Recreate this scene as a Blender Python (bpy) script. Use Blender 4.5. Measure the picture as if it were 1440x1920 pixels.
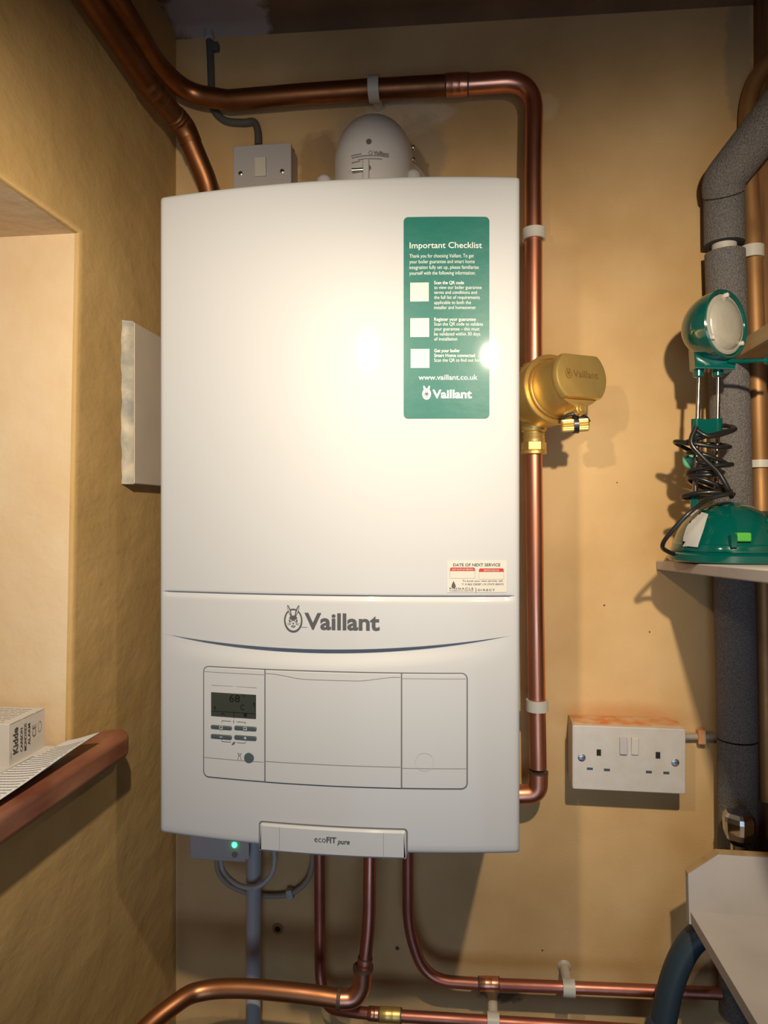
import bpy, bmesh, math, random
from mathutils import Vector, Matrix, noise
random.seed(7)
for o in list(bpy.data.objects): bpy.data.objects.remove(o)
SC = bpy.context.scene
COL = SC.collection
R = math.radians; PI = math.pi

# ------------------------------------------------------------------ camera
CAM = Vector((0.1458, -1.034, 1.5)); YAW = R(7.04); F = 1331.0
cd = bpy.data.cameras.new('camera'); cam = bpy.data.objects.new('camera', cd); COL.objects.link(cam)
cd.sensor_fit = 'VERTICAL'; cd.sensor_height = 24; cd.lens = 24 * F / 1920; cd.clip_start = .02
cam.location = CAM; cam.rotation_euler = (PI / 2, 0, YAW)
SC.camera = cam

# ------------------------------------------------------------------ light
w = bpy.data.worlds.new('world'); SC.world = w; w.use_nodes = True
w.node_tree.nodes['Background'].inputs[0].default_value = (.62, .72, .9, 1)
w.node_tree.nodes['Background'].inputs[1].default_value = 0.35
def spot(name, loc, aim, power, color, ang, blend, rad):
    l = bpy.data.lights.new(name, 'SPOT'); o = bpy.data.objects.new(name, l); COL.objects.link(o)
    l.energy = power; l.color = color; l.spot_size = R(ang); l.spot_blend = blend; l.shadow_soft_size = rad
    o.location = loc; o.rotation_euler = (Vector(aim) - Vector(loc)).to_track_quat('-Z', 'Y').to_euler()
WARM = (1, .85, .64)
spot('left_spotlight', (.004, -.81, 1.78), (-.30, 0, 1.38), 24, WARM, 110, 1.0, .011)
spot('right_spotlight', (.335, -.81, 1.78), (.42, 0, 1.38), 25, WARM, 110, 1.0, .011)
def area(name, loc, aim, sx, sy, power, color, spread=180):
    l = bpy.data.lights.new(name, 'AREA'); o = bpy.data.objects.new(name, l); COL.objects.link(o)
    l.shape = 'RECTANGLE'; l.size = sx; l.size_y = sy; l.spread = R(spread); l.energy = power; l.color = color
    o.location = loc; o.rotation_euler = (Vector(aim) - Vector(loc)).to_track_quat('-Z', 'Y').to_euler()
area('daylight_from_doorway', (.28, -1.9, .85), (.08, -.3, 1.30), .9, .9, 1.5, (.55, .73, 1), 70)
SC.view_settings.view_transform = 'Standard'; SC.view_settings.look = 'None'
SC.view_settings.gamma = 1; SC.view_settings.use_curve_mapping = False
SC.view_settings.exposure = 0.0

# ------------------------------------------------------------------ helpers
RV = Vector((math.cos(YAW), math.sin(YAW), 0)); FV = Vector((-math.sin(YAW), math.cos(YAW), 0)); UV = Vector((0, 0, 1))
def ray(px, py): return FV + RV * ((px - 720) / F) + UV * ((960 - py) / F)
def onY(px, py, y): d = ray(px, py); return CAM + d * ((y - CAM.y) / d.y)
def onX(px, py, x): d = ray(px, py); return CAM + d * ((x - CAM.x) / d.x)
def onZ(px, py, z): d = ray(px, py); return CAM + d * ((z - CAM.z) / d.z)
def atD(px, py, dep): return CAM + ray(px, py) * dep

def tag(o, label=None, cat=None, group=None, kind=None):
    if label: o['label'] = label
    if cat: o['category'] = cat
    if group: o['group'] = group
    if kind: o['kind'] = kind
    return o
def thing(name, label, cat, loc, group=None, kind=None):
    o = bpy.data.objects.new(name, None); COL.objects.link(o); o.location = loc; o.empty_display_size = .02
    return tag(o, label, cat, group, kind)
def wloc(o):
    v = Vector(o.location)
    return v if o.parent is None else o['_w']
ORG = {}
def obj(name, bm, mat, parent=None, smooth=False, angle=40, bevel=0, seg=2, origin=None):
    me = bpy.data.meshes.new(name)
    bmesh.ops.remove_doubles(bm, verts=bm.verts, dist=1e-6) if len(bm.verts) < 60000 else None
    bmesh.ops.recalc_face_normals(bm, faces=bm.faces)
    vs = [v.co for v in bm.verts]
    if origin is None:
        mn = [min(v[i] for v in vs) for i in range(3)]; mx = [max(v[i] for v in vs) for i in range(3)]
        origin = Vector(((mn[0] + mx[0]) / 2, (mn[1] + mx[1]) / 2, mn[2]))
    bmesh.ops.translate(bm, vec=-Vector(origin), verts=bm.verts)
    if smooth:
        for f in bm.faces: f.smooth = True
        for e in bm.edges:
            if len(e.link_faces) == 2 and e.calc_face_angle(0) > R(angle): e.smooth = False
    bm.to_mesh(me); bm.free()
    o = bpy.data.objects.new(name, me); COL.objects.link(o)
    for m in (mat if isinstance(mat, (list, tuple)) else [mat]): me.materials.append(m)
    pw = Vector((0, 0, 0))
    if parent: o.parent = parent; pw = ORG.get(parent.name, Vector(parent.location))
    o.location = Vector(origin) - pw
    ORG[o.name] = Vector(origin)
    if bevel:
        md = o.modifiers.new('bevel', 'BEVEL'); md.width = bevel; md.segments = seg; md.limit_method = 'ANGLE'; md.angle_limit = R(35)
        for p in me.polygons: p.use_smooth = True
        try:
            md.harden_normals = True
        except Exception: pass
    return o
def NB(): return bmesh.new()
def box(bm, a, b, rot=None, piv=None):
    a = Vector(a); b = Vector(b)
    vs = [bm.verts.new(((a.x, b.x)[i], (a.y, b.y)[j], (a.z, b.z)[k])) for i in (0, 1) for j in (0, 1) for k in (0, 1)]
    for f in ((0, 1, 3, 2), (4, 6, 7, 5), (0, 4, 5, 1), (2, 3, 7, 6), (0, 2, 6, 4), (1, 5, 7, 3)):
        bm.faces.new([vs[i] for i in f])
    if rot is not None: bmesh.ops.rotate(bm, cent=piv, matrix=rot, verts=vs)
    return vs
def hexa(bm, bot, top):
    b = [bm.verts.new(p) for p in bot]; t = [bm.verts.new(p) for p in top]; n = len(b)
    bm.faces.new(b[::-1]); bm.faces.new(t)
    for i in range(n): bm.faces.new((b[i], b[(i + 1) % n], t[(i + 1) % n], t[i]))
def frame(d):
    d = Vector(d).normalized(); u = Vector((0, 0, 1)) - d * d.z
    if u.length < .05: u = Vector((0, -1, 0)) - d * (-d.y)
    u.normalize(); return d, d.cross(u).normalized(), u     # axis, side, up
def lathe(bm, org, axis, prof, n=40, clamp=None, ell=(1, 1), cap=True):
    """prof: (distance along axis, radius)"""
    d, s, u = frame(axis); org = Vector(org); rings = []
    for (t, r) in prof:
        ring = []
        for i in range(n):
            a = 2 * PI * i / n; x = r * math.cos(a) * ell[0]; y = r * math.sin(a) * ell[1]
            if clamp: y = max(-clamp, min(clamp, y))
            ring.append(bm.verts.new(org + d * t + s * x + u * y))
        rings.append(ring)
    for k in range(len(rings) - 1):
        for i in range(n):
            bm.faces.new((rings[k][i], rings[k][(i + 1) % n], rings[k + 1][(i + 1) % n], rings[k + 1][i]))
    if cap:
        bm.faces.new(rings[0][::-1]); bm.faces.new(rings[-1])
def cyl(bm, p, q, r, n=24, r2=None, hexn=None):
    p = Vector(p); q = Vector(q)
    lathe(bm, p, q - p, [(0, r), ((q - p).length, r if r2 is None else r2)], hexn or n)
def fillet(pts, rad, n=10):
    """round the corners of a polyline of (Vector, radius)"""
    pts = [Vector(p) for p in pts]; out = [pts[0]]
    for i in range(1, len(pts) - 1):
        a, b, c = pts[i - 1], pts[i], pts[i + 1]; r = rad[i] if isinstance(rad, (list, tuple)) else rad
        d1 = (a - b); d2 = (c - b); l = min(r, d1.length * .49, d2.length * .49)
        p0 = b + d1.normalized() * l; p1 = b + d2.normalized() * l
        for k in range(n + 1):
            t = k / n; out.append(p0 * (1 - t) ** 2 + b * 2 * t * (1 - t) + p1 * t * t)
    out.append(pts[-1]); return out
def spline(pts, n=10):
    pts = [Vector(p) for p in pts]; P = [pts[0] * 2 - pts[1]] + pts + [pts[-1] * 2 - pts[-2]]; out = []
    for i in range(1, len(P) - 2):
        for k in range(n):
            t = k / n; a, b, c, d = P[i - 1:i + 3]
            out.append(.5 * ((2 * b) + (c - a) * t + (2 * a - 5 * b + 4 * c - d) * t * t + (3 * b - a - 3 * c + d) * t ** 3))
    out.append(pts[-1]); return out
def tube(bm, pts, r, n=24, cap=True, flat=1.0):
    pts = [Vector(p) for p in pts]
    q = [pts[0]]
    for p in pts[1:]:
        if (p - q[-1]).length > 1e-5: q.append(p)
    pts = q; m = len(pts); rr = (lambda i: r(i / (m - 1))) if callable(r) else (lambda i: r)
    T = [(pts[min(i + 1, m - 1)] - pts[max(i - 1, 0)]).normalized() for i in range(m)]
    _, s, u = frame(T[0]); rings = []
    for i in range(m):
        if i:
            q4 = T[i - 1].rotation_difference(T[i]); s = q4 @ s; u = q4 @ u
        rings.append([bm.verts.new(pts[i] + (s * math.cos(2 * PI * k / n) * flat + u * math.sin(2 * PI * k / n)) * rr(i)) for k in range(n)])
    for k in range(m - 1):
        for i in range(n): bm.faces.new((rings[k][i], rings[k][(i + 1) % n], rings[k + 1][(i + 1) % n], rings[k + 1][i]))
    if cap: bm.faces.new(rings[0][::-1]); bm.faces.new(rings[-1])
def sphere(bm, c, r, sc=(1, 1, 1), n=24):
    m = Matrix.Translation(c) @ Matrix.Diagonal((sc[0], sc[1], sc[2], 1))
    bmesh.ops.create_uvsphere(bm, u_segments=n, v_segments=n // 2, radius=r, matrix=m)
def rrect(x0, x1, z0, z1, r, n=6):
    rs = r if isinstance(r, (list, tuple)) else (r,) * 4      # BL, BR, TR, TL
    out = []
    for (cx, cz, a0, rr) in ((x0, z0, PI, rs[0]), (x1, z0, 1.5 * PI, rs[1]), (x1, z1, 0, rs[2]), (x0, z1, .5 * PI, rs[3])):
        sx = 1 if cx == x0 else -1; sz = 1 if cz == z0 else -1
        if rr <= 0: out.append((cx, cz)); continue
        for k in range(n + 1):
            a = a0 + .5 * PI * k / n
            out.append((cx + sx * rr + rr * math.cos(a), cz + sz * rr + rr * math.sin(a)))
    return out

# ------------------------------------------------------------------ materials
def mat(name, col, rough=.5, metal=0, bump=0, bscale=200, var=0, vscale=8, col2=None, coat=0, trans=0, emis=None, estr=0, spec=.5, bdist=.001, stretch=None, vdetail=4, rvar=0):
    m = bpy.data.materials.new(name); m.use_nodes = True; nt = m.node_tree; N = nt.nodes; L = nt.links
    b = N['Principled BSDF']; b.inputs['Base Color'].default_value = (*col, 1)
    b.inputs['Roughness'].default_value = rough; b.inputs['Metallic'].default_value = metal
    b.inputs['Coat Weight'].default_value = coat; b.inputs['Coat Roughness'].default_value = .08
    b.inputs['Transmission Weight'].default_value = trans; b.inputs['Specular IOR Level'].default_value = spec
    if emis: b.inputs['Emission Color'].default_value = (*emis, 1); b.inputs['Emission Strength'].default_value = estr
    g = N.new('ShaderNodeNewGeometry'); mp = N.new('ShaderNodeMapping'); L.new(g.outputs['Position'], mp.inputs[0])
    if stretch: mp.inputs['Scale'].default_value = stretch
    m['_out'] = 0
    if var or col2:
        nz = N.new('ShaderNodeTexNoise'); nz.inputs['Scale'].default_value = vscale; nz.inputs['Detail'].default_value = vdetail
        L.new(mp.outputs[0], nz.inputs['Vector'])
        cr = N.new('ShaderNodeValToRGB'); cr.color_ramp.elements[0].position = .35; cr.color_ramp.elements[1].position = .68
        c2 = col2 or tuple(c * (1 - var) for c in col)
        cr.color_ramp.elements[0].color = (*col, 1); cr.color_ramp.elements[1].color = (*c2, 1)
        L.new(nz.outputs[0], cr.inputs[0]); L.new(cr.outputs[0], b.inputs['Base Color'])
        if rvar:
            ma = N.new('ShaderNodeMapRange'); ma.inputs[3].default_value = rough; ma.inputs[4].default_value = rough + rvar
            ma.inputs[1].default_value = .3; ma.inputs[2].default_value = .7
            L.new(nz.outputs[0], ma.inputs[0]); L.new(ma.outputs[0], b.inputs['Roughness'])
    if bump:
        n2 = N.new('ShaderNodeTexNoise'); n2.inputs['Scale'].default_value = bscale; n2.inputs['Detail'].default_value = 5
        L.new(mp.outputs[0], n2.inputs['Vector'])
        bp = N.new('ShaderNodeBump'); bp.inputs['Strength'].default_value = bump; bp.inputs['Distance'].default_value = bdist
        L.new(n2.outputs[0], bp.inputs['Height']); L.new(bp.outputs[0], b.inputs['Normal'])
    return m
def blob(m, centre, radii, col, amount=.9, soft=.25, nscale=40, namp=.5):
    """a stain or filler patch of its own shape, set in the surface at a fixed place"""
    nt = m.node_tree; N = nt.nodes; L = nt.links; b = N['Principled BSDF']
    g = N.new('ShaderNodeNewGeometry')
    s = N.new('ShaderNodeVectorMath'); s.operation = 'SUBTRACT'; s.inputs[1].default_value = centre; L.new(g.outputs['Position'], s.inputs[0])
    d = N.new('ShaderNodeVectorMath'); d.operation = 'DIVIDE'; d.inputs[1].default_value = radii; L.new(s.outputs[0], d.inputs[0])
    ln = N.new('ShaderNodeVectorMath'); ln.operation = 'LENGTH'; L.new(d.outputs[0], ln.inputs[0])
    nz = N.new('ShaderNodeTexNoise'); nz.inputs['Scale'].default_value = nscale; nz.inputs['Detail'].default_value = 6; L.new(g.outputs['Position'], nz.inputs['Vector'])
    ad = N.new('ShaderNodeMath'); ad.operation = 'MULTIPLY_ADD'; ad.inputs[1].default_value = namp * 2; L.new(nz.outputs[0], ad.inputs[0]); L.new(ln.outputs['Value'], ad.inputs[2])
    mr = N.new('ShaderNodeMapRange'); mr.inputs[1].default_value = 1 + namp - soft / 2; mr.inputs[2].default_value = 1 + namp + soft / 2
    mr.inputs[3].default_value = amount; mr.inputs[4].default_value = 0; L.new(ad.outputs[0], mr.inputs[0])
    mx = N.new('ShaderNodeMix'); mx.data_type = 'RGBA'; L.new(mr.outputs[0], mx.inputs[0])
    src = b.inputs['Base Color']
    if src.is_linked: L.new(src.links[0].from_socket, mx.inputs[6])
    else: mx.inputs[6].default_value = src.default_value
    mx.inputs[7].default_value = (*col, 1); L.new(mx.outputs[2], b.inputs['Base Color'])

M = {}
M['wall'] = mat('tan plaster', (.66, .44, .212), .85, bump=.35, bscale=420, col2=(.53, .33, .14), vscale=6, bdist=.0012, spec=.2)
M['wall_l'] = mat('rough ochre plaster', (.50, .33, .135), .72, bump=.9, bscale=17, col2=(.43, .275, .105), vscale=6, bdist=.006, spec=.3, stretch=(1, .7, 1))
M['ceil'] = mat('dark brown ceiling', (.20, .12, .06), .85, bump=.4, bscale=60, col2=(.13, .078, .04), vscale=10, bdist=.003)  # dark brown with darker mottling
M['floor'] = mat('stone floor', (.09, .075, .06), .7, var=.3, vscale=12)
M['white'] = mat('white enamel', (.40, .405, .415), .5, coat=.16, spec=.25, bump=.05, bscale=260, bdist=.0004)
M['whitep'] = mat('white plastic', (.40, .405, .41), .45, coat=.08, spec=.3)
M['sockw'] = mat('yellowed white plastic', (.54, .50, .455), .4, coat=.1, spec=.3, col2=(.50, .455, .40), vscale=60)
M['mauve'] = mat('grey white plastic', (.45, .42, .41), .45)
M['flue'] = mat('flue white', (.45, .43, .42), .35, coat=.2)
M['gap'] = mat('seam shadow gap', (.10, .105, .115), .7)
M['ink'] = mat('dark grey print', (.055, .057, .06), .5)
M['inkf'] = mat('faded grey print', (.22, .2, .19), .5)
M['wink'] = mat('white print', (.55, .57, .54), .5)
M['green'] = mat('teal sticker', (.001, .105, .085), .42, coat=.12, spec=.3, bump=.25, bscale=70, bdist=.0012)
M['red'] = mat('red print', (.36, .022, .012), .5)
M['label'] = mat('service label paper', (.48, .45, .40), .45)
M['lcd'] = mat('dark display', (.030, .036, .028), .25, coat=.3)
M['lcdink'] = mat('display segments', (.002, .003, .002), .4)
M['btn'] = mat('slate rubber button', (.045, .065, .07), .45)
M['led'] = mat('green light', (.05, .6, .2), .4, emis=(.05, 1, .25), estr=5)
M['copper'] = mat('new copper', (.80, .37, .24), .30, 1, col2=(.62, .25, .15), vscale=22, bump=.1, bscale=90, rvar=.15, stretch=(1, 1, .35), bdist=.0005)
M['copper_m'] = mat('mellow copper', (.62, .27, .13), .34, 1, col2=(.42, .18, .08), vscale=16, bump=.1, bscale=90, rvar=.15, bdist=.0005)
M['copper_o'] = mat('aged copper', (.36, .155, .07), .36, 1, col2=(.19, .085, .036), vscale=16, bump=.15, bscale=90, rvar=.2, bdist=.0006)
M['copper_b'] = mat('brown tarnished copper', (.46, .25, .10), .5, .6, col2=(.33, .17, .065), vscale=14, rvar=.1)
M['copper_r'] = mat('reddened copper', (.50, .20, .14), .38, .9, col2=(.36, .13, .09), vscale=16, rvar=.15)
M['solder'] = mat('solder seam', (.12, .08, .055), .55, .5)
M['brass'] = mat('cast brass', (.86, .62, .22), .36, .88, col2=(.74, .50, .15), vscale=28, bump=.14, bscale=120, rvar=.14, bdist=.0006)
M['brassd'] = mat('engraved brass', (.38, .23, .06), .5, .8)
M['clip'] = mat('ivory nylon', (.56, .53, .46), .45)
M['black'] = mat('black rubber', (.012, .012, .013), .35, coat=.2)
M['foam'] = mat('grey pipe foam', (.24, .225, .215), .9, bump=1, bscale=500, bdist=.004, col2=(.115, .103, .098), vscale=620, vdetail=2)
M['foamd'] = mat('foam end', (.05, .045, .045), .95)
M['greyc'] = mat('grey cable', (.09, .085, .075), .6)
M['cablew'] = mat('white cable', (.44, .43, .42), .45)
M['cableb'] = mat('beige cable', (.32, .28, .22), .5)
M['pvc'] = mat('white waste pipe', (.42, .42, .43), .4)
M['screw'] = mat('steel screw', (.5, .49, .47), .35, 1)
M['rod'] = mat('dull chrome rod', (.30, .29, .28), .22, 1)
M['chrome'] = mat('chrome', (.55, .54, .53), .1, 1)
M['wood'] = mat('worn red varnish', (.15, .042, .02), .38, bump=.4, bscale=60, col2=(.33, .14, .075), vscale=30, vdetail=9, stretch=(1, .3, 1), bdist=.001, rvar=.25, coat=.15)
M['woodpost'] = mat('brown timber', (.24, .11, .035), .6, bump=.5, bscale=60, col2=(.10, .042, .014), vscale=30, stretch=(3, 3, .25), bdist=.002)
M['woodlight'] = mat('pale pine', (.44, .30, .15), .6, col2=(.34, .21, .09), vscale=40, stretch=(1.5, .15, 1.5), bump=.2, bscale=80)
M['boardw'] = mat('painted board', (.54, .50, .475), .6, col2=(.47, .435, .41), vscale=14)
M['boarde'] = mat('pale board', (.60, .52, .44), .6, var=.15, vscale=20)
M['teal'] = mat('teal translucent plastic', (.0, .10, .082), .14, coat=.6, trans=.2)
M['reflector'] = mat('frosted lens', (.55, .53, .44), .22, .35, bump=.4, bscale=160)
M['lime'] = mat('lime plastic', (.07, .38, .05), .4)
M['tape'] = mat('paper tape', (.44, .43, .41), .7)
M['card'] = mat('white card', (.58, .545, .51), .6)
M['paper'] = mat('printed paper', (.68, .68, .69), .7)
M['leaflet_shade'] = mat('grey leaflet shade', (.28, .26, .26), .7)  # grey that stands in for the shadow below the leaflet
M['hose'] = mat('slate blue hose', (.028, .045, .06), .5)
M['rust'] = mat('rust stained plastic', (.60, .22, .06), .7, col2=(.62, .42, .24), vscale=60)
M['sealant'] = mat('grey sealant', (.30, .29, .25), .5, bump=.6, bscale=90, bdist=.002, col2=(.60, .52, .38), vscale=40)
M['panel'] = mat('cream panel', (.56, .475, .385), .5, var=.12, vscale=10)
M['glass'] = mat('window glass', (.9, .95, .95), .03, trans=1)
M['dark'] = mat('dark cavity', (.01, .01, .01), .8)
M['greenstrip'] = mat('green tape', (.02, .10, .05), .5)

# filler patches and stains of the walls
PL = (.68, .52, .34)
for (px, py, rx, rz, c, am) in ((712, 292, .085, .082, (.48, .36, .23), .8), (750, 222, .060, .026, PL, .9), (812, 212, .030, .014, PL, .8), (785, 285, .040, .050, (.38, .29, .18), .55), (600, 300, .035, .04, (.22, .12, .05), .5), (1022, 200, .02, .018, PL, .35)):
    p = onY(px, py, 0); blob(M['wall'], p, (rx, .1, rz), c, am, .35, 45, .45)
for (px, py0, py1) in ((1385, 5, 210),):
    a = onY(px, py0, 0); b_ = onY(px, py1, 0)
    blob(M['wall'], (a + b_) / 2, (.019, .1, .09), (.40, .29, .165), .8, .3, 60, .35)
for (px, py, r) in ((1133, 1135, .0014), (521, 1741, .006), (745, 1778, .003), (1157, 905, .001), (1218, 1185, .0012), (1150, 1345, .001), (1017, 1782, .0014)):
    p = onY(px, py, 0); blob(M['wall'], p, (r, .1, r), (.06, .035, .02), .9, .5, 300, .3)
p = onY(940, 1865, 0); blob(M['wall'], p, (.03, .1, .01), (.07, .04, .03), .8, .6, 120, .8)
p = onY(1165, 1345, 0); blob(M['wall'], p, (.08, .1, .02), (.45, .20, .075), .45, .8, 30, .4)
blob(M['ceil'], (-.225, -.03, 2.23), (.075, .06, .2), (.42, .34, .30), .9, .2, 30, .55)
blob(M['floor'], (0, 0, 0), (.1, .1, .1), (.2, .2, .2), .5)

# ------------------------------------------------------------------ room
XL, XR, YB_, ZF = -.301, .620, -2.25, 0.0
def zc(x): return 2.231 - (x + .301) * .024
bm = NB(); box(bm, (XL - .25, 0, 0), (XR + .1, .10, 2.30)); obj('wall_back', bm, M['wall'])['kind'] = 'structure'
bm = NB(); box(bm, (XR, YB_, 0), (XR + .08, 0, 2.30)); obj('wall_right', bm, M['woodpost'])['kind'] = 'structure'
bm = NB(); box(bm, (XL - .25, YB_ - .1, 0), (XR + .08, YB_, 2.30)); obj('wall_front', bm, M['woodpost'])['kind'] = 'structure'
bm = NB(); box(bm, (XL - .25, YB_ - .1, -.1), (XR + .08, .1, 0)); obj('floor', bm, M['floor'])['kind'] = 'structure'
bm = NB()
n = 14; g = []
for i in range(n + 1):
    x = XL - .0 + (XR - XL) * i / n
    g.append([bm.verts.new((x, y, zc(x) + dz)) for (y, dz) in ((0.0, -.012), (-.008, -.004), (-.02, 0), (-.5, .004), (-1.2, 0), (YB_, 0))])
for i in range(n):
    for j in range(5): bm.faces.new((g[i][j], g[i + 1][j], g[i + 1][j + 1], g[i][j + 1]))
r_ = bmesh.ops.extrude_face_region(bm, geom=bm.faces[:])
bmesh.ops.translate(bm, vec=(0, 0, .06), verts=[v for v in r_['geom'] if isinstance(v, bmesh.types.BMVert)])
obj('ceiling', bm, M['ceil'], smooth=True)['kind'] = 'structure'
# left wall with the window opening
bm = NB()
ring = [(-.286, 1.231), (-.266, 1.821), (-.80, 1.821), (-.80, 1.231)]           # (y, z)
outer = [(0, 0), (0, 2.30), (YB_, 2.30), (YB_, 0)]
def vv(x, L): return [bm.verts.new((x, y, z)) for y, z in L]
ri, ro = vv(XL, ring), vv(XL - .25, ring); oi, oo = vv(XL, outer), vv(XL - .25, outer)
for k in range(4):
    j = (k + 1) % 4
    bm.faces.new((oi[k], oi[j], ri[j], ri[k])); bm.faces.new((oo[k], oo[j], ro[j], ro[k]))
    bm.faces.new((ri[k], ri[j], ro[j], ro[k])); bm.faces.new((oi[k], oi[j], oo[j], oo[k]))
bm.edges.ensure_lookup_table()
be = [e for e in bm.edges if e.verts[0] in ri and e.verts[1] in ri]
bmesh.ops.bevel(bm, geom=be, offset=.007, segments=4, affect='EDGES', profile=.5)
for f in bm.faces:
    if XL - .2 < f.calc_center_median().x < XL - .02: f.material_index = 1
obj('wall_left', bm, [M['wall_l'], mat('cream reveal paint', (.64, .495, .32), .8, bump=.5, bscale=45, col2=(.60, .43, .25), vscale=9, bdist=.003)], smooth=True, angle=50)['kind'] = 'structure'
# timber lining in the right corner
bm = NB(); box(bm, (.531, -.016, .0), (XR, -.0, 2.205)); obj('trim_1', bm, M['woodpost'], bevel=.002)['kind'] = 'structure'
# window with its wooden sill
win = thing('window_1', None, None, (XL, -.53, 1.231), kind='structure')
bm = NB()
for (a, b) in (((-.50, -.80, 1.231), (-.46, -.76, 1.821)), ((-.50, -.31, 1.231), (-.46, -.27, 1.821)), ((-.50, -.76, 1.231), (-.46, -.31, 1.271)), ((-.50, -.76, 1.781), (-.46, -.31, 1.821)), ((-.495, -.545, 1.271), (-.465, -.525, 1.781))):
    box(bm, a, b)
obj('window_frame', bm, M['boardw'], win)
bm = NB(); box(bm, (-.483, -.76, 1.271), (-.479, -.31, 1.781)); obj('window_pane', bm, M['glass'], win)
bm = NB()
# sill: plan outline, horn past the opening with a rounded end
x1 = -.264; plan = [(-.46, -.80), (-.46, -.283), (XL - .012, -.283), (XL, -.283), (XL, -.222)]
plan += [(XL + .012 + .0, -.214), (XL + .022, -.2125)]
for k in range(1, 7):
    a = PI / 2 - k * PI / 12; plan.append((x1 - .015 + .015 * math.cos(a), -.2275 + .015 * math.sin(a)))
plan += [(x1, -.80)]
hexa(bm, [(x, y, 1.203) for x, y in plan], [(x, y, 1.237) for x, y in plan])
obj('window_sill', bm, M['wood'], win, bevel=.010, seg=5)['label'] = 'worn reddish brown rounded wooden sill'

# ------------------------------------------------------------------ boiler
YC = -.290
def yb(x): return YC - .018 * (1 - min(1, (x / .195) ** 2))
def sp(px, py, off=0):
    y = -.305
    for _ in range(6): p = onY(px, py, y); y = yb(p.x) - off
    return p
ZB, ZT = 1.147, 1.847
boiler = thing('wall_boiler', 'large white wall-hung gas boiler with teal sticker and small display', 'boiler', (0, -.15, ZB))
bm = NB(); box(bm, (-.188, -.285, ZB + .006), (.188, -.004, ZT - .004)); obj('casing', bm, M['whitep'], boiler, bevel=.003)
# curved front cover as one moulded sheet
bm = NB()
xs = [-.195, -.1949, -.1943, -.1932, -.1915, -.189] + [-.184 + .368 * i / 66 for i in range(67)] + [.189, .1915, .1932, .1943, .1949, .195]
zr = [ZB, ZB + .0003, ZB + .001, ZB + .0025, ZB + .005] + [ZB + .01 + i * .011 for i in range(17)]
zs0 = 1.3585
zr = [z for z in zr if z < 1.334]
low = sorted(set([round(1.334 - 0, 5)] + [zs0 - d for d in (.020, .016, .012, .009, .0065, .0045, .003, .002, .0012, .0006)]))
mid = [zs0 + d for d in (0, .0006, .0012, .002, .004, .01, .02, .03, .04)]
GZ = 1.4125
grv = [GZ - .008, GZ - .0055, GZ - .0042, GZ - .003, GZ - .0018, GZ - .0012, GZ - .0006, GZ, GZ + .0006, GZ + .0012, GZ + .002, GZ + .004]
upz = [1.43 + i * (1.835 - 1.43) / 30 for i in range(31)] + [ZT - .005, ZT - .0025, ZT - .001, ZT - .0003, ZT]
zr = sorted(zr + low + mid + grv + upz)
def sm(a, b, t):
    t = max(0, min(1, (t - a) / (b - a))); return t * t * (3 - 2 * t)
def front(x, z0):
    wgt = sm(1.32, 1.345, z0) * (1 - sm(1.375, 1.400, z0))
    arc = .0115 * (x / .18) ** 2 - .0015 + .003 * x / .18
    z = z0 + wgt * arc; y = yb(x)
    e = .195 - abs(x); y += .005 * (1 - math.sqrt(max(0, 1 - (1 - min(e, .005) / .005) ** 2)))
    e = min(z0 - ZB, ZT - z0); y += .005 * (1 - math.sqrt(max(0, 1 - (1 - min(e, .005) / .005) ** 2)))
    if abs(x) < .1865:                                   # groove between the two halves of the cover
        d = z0 - GZ
        if -.0006 <= d <= .0006: y += .0024
        elif -.0055 < d < -.0006: y += .0018 * (1 - sm(.0006, .0055, -d))
        elif .0006 < d < .0014: y += .0004
    # crescent step: the lower half falls back under the curved edge
    if z0 < zs0 - .0003:
        A = .0072 * max(0, 1 - (x / .182) ** 2) ** .8
        y += A * (1 - sm(.001, .0235, zs0 - z0))
    elif z0 < zs0 + .0025: y -= 0
    return Vector((x, y, z))
G = [[bm.verts.new(front(x, z)) for z in zr] for x in xs]
for i in range(len(xs) - 1):
    for j in range(len(zr) - 1): bm.faces.new((G[i][j], G[i + 1][j], G[i + 1][j + 1], G[i][j + 1]))
per = [G[i][0] for i in range(len(xs))] + [G[-1][j] for j in range(1, len(zr))] + [G[i][-1] for i in range(len(xs) - 2, -1, -1)] + [G[0][j] for j in range(len(zr) - 2, 0, -1)]
back = [bm.verts.new((v.co.x, -.03, v.co.z)) for v in per]
for k in range(len(per)):
    j = (k + 1) % len(per); bm.faces.new((per[k], back[k], back[j], per[j]))
obj('front_cover', bm, M['white'], boiler, smooth=True, angle=50)

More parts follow.
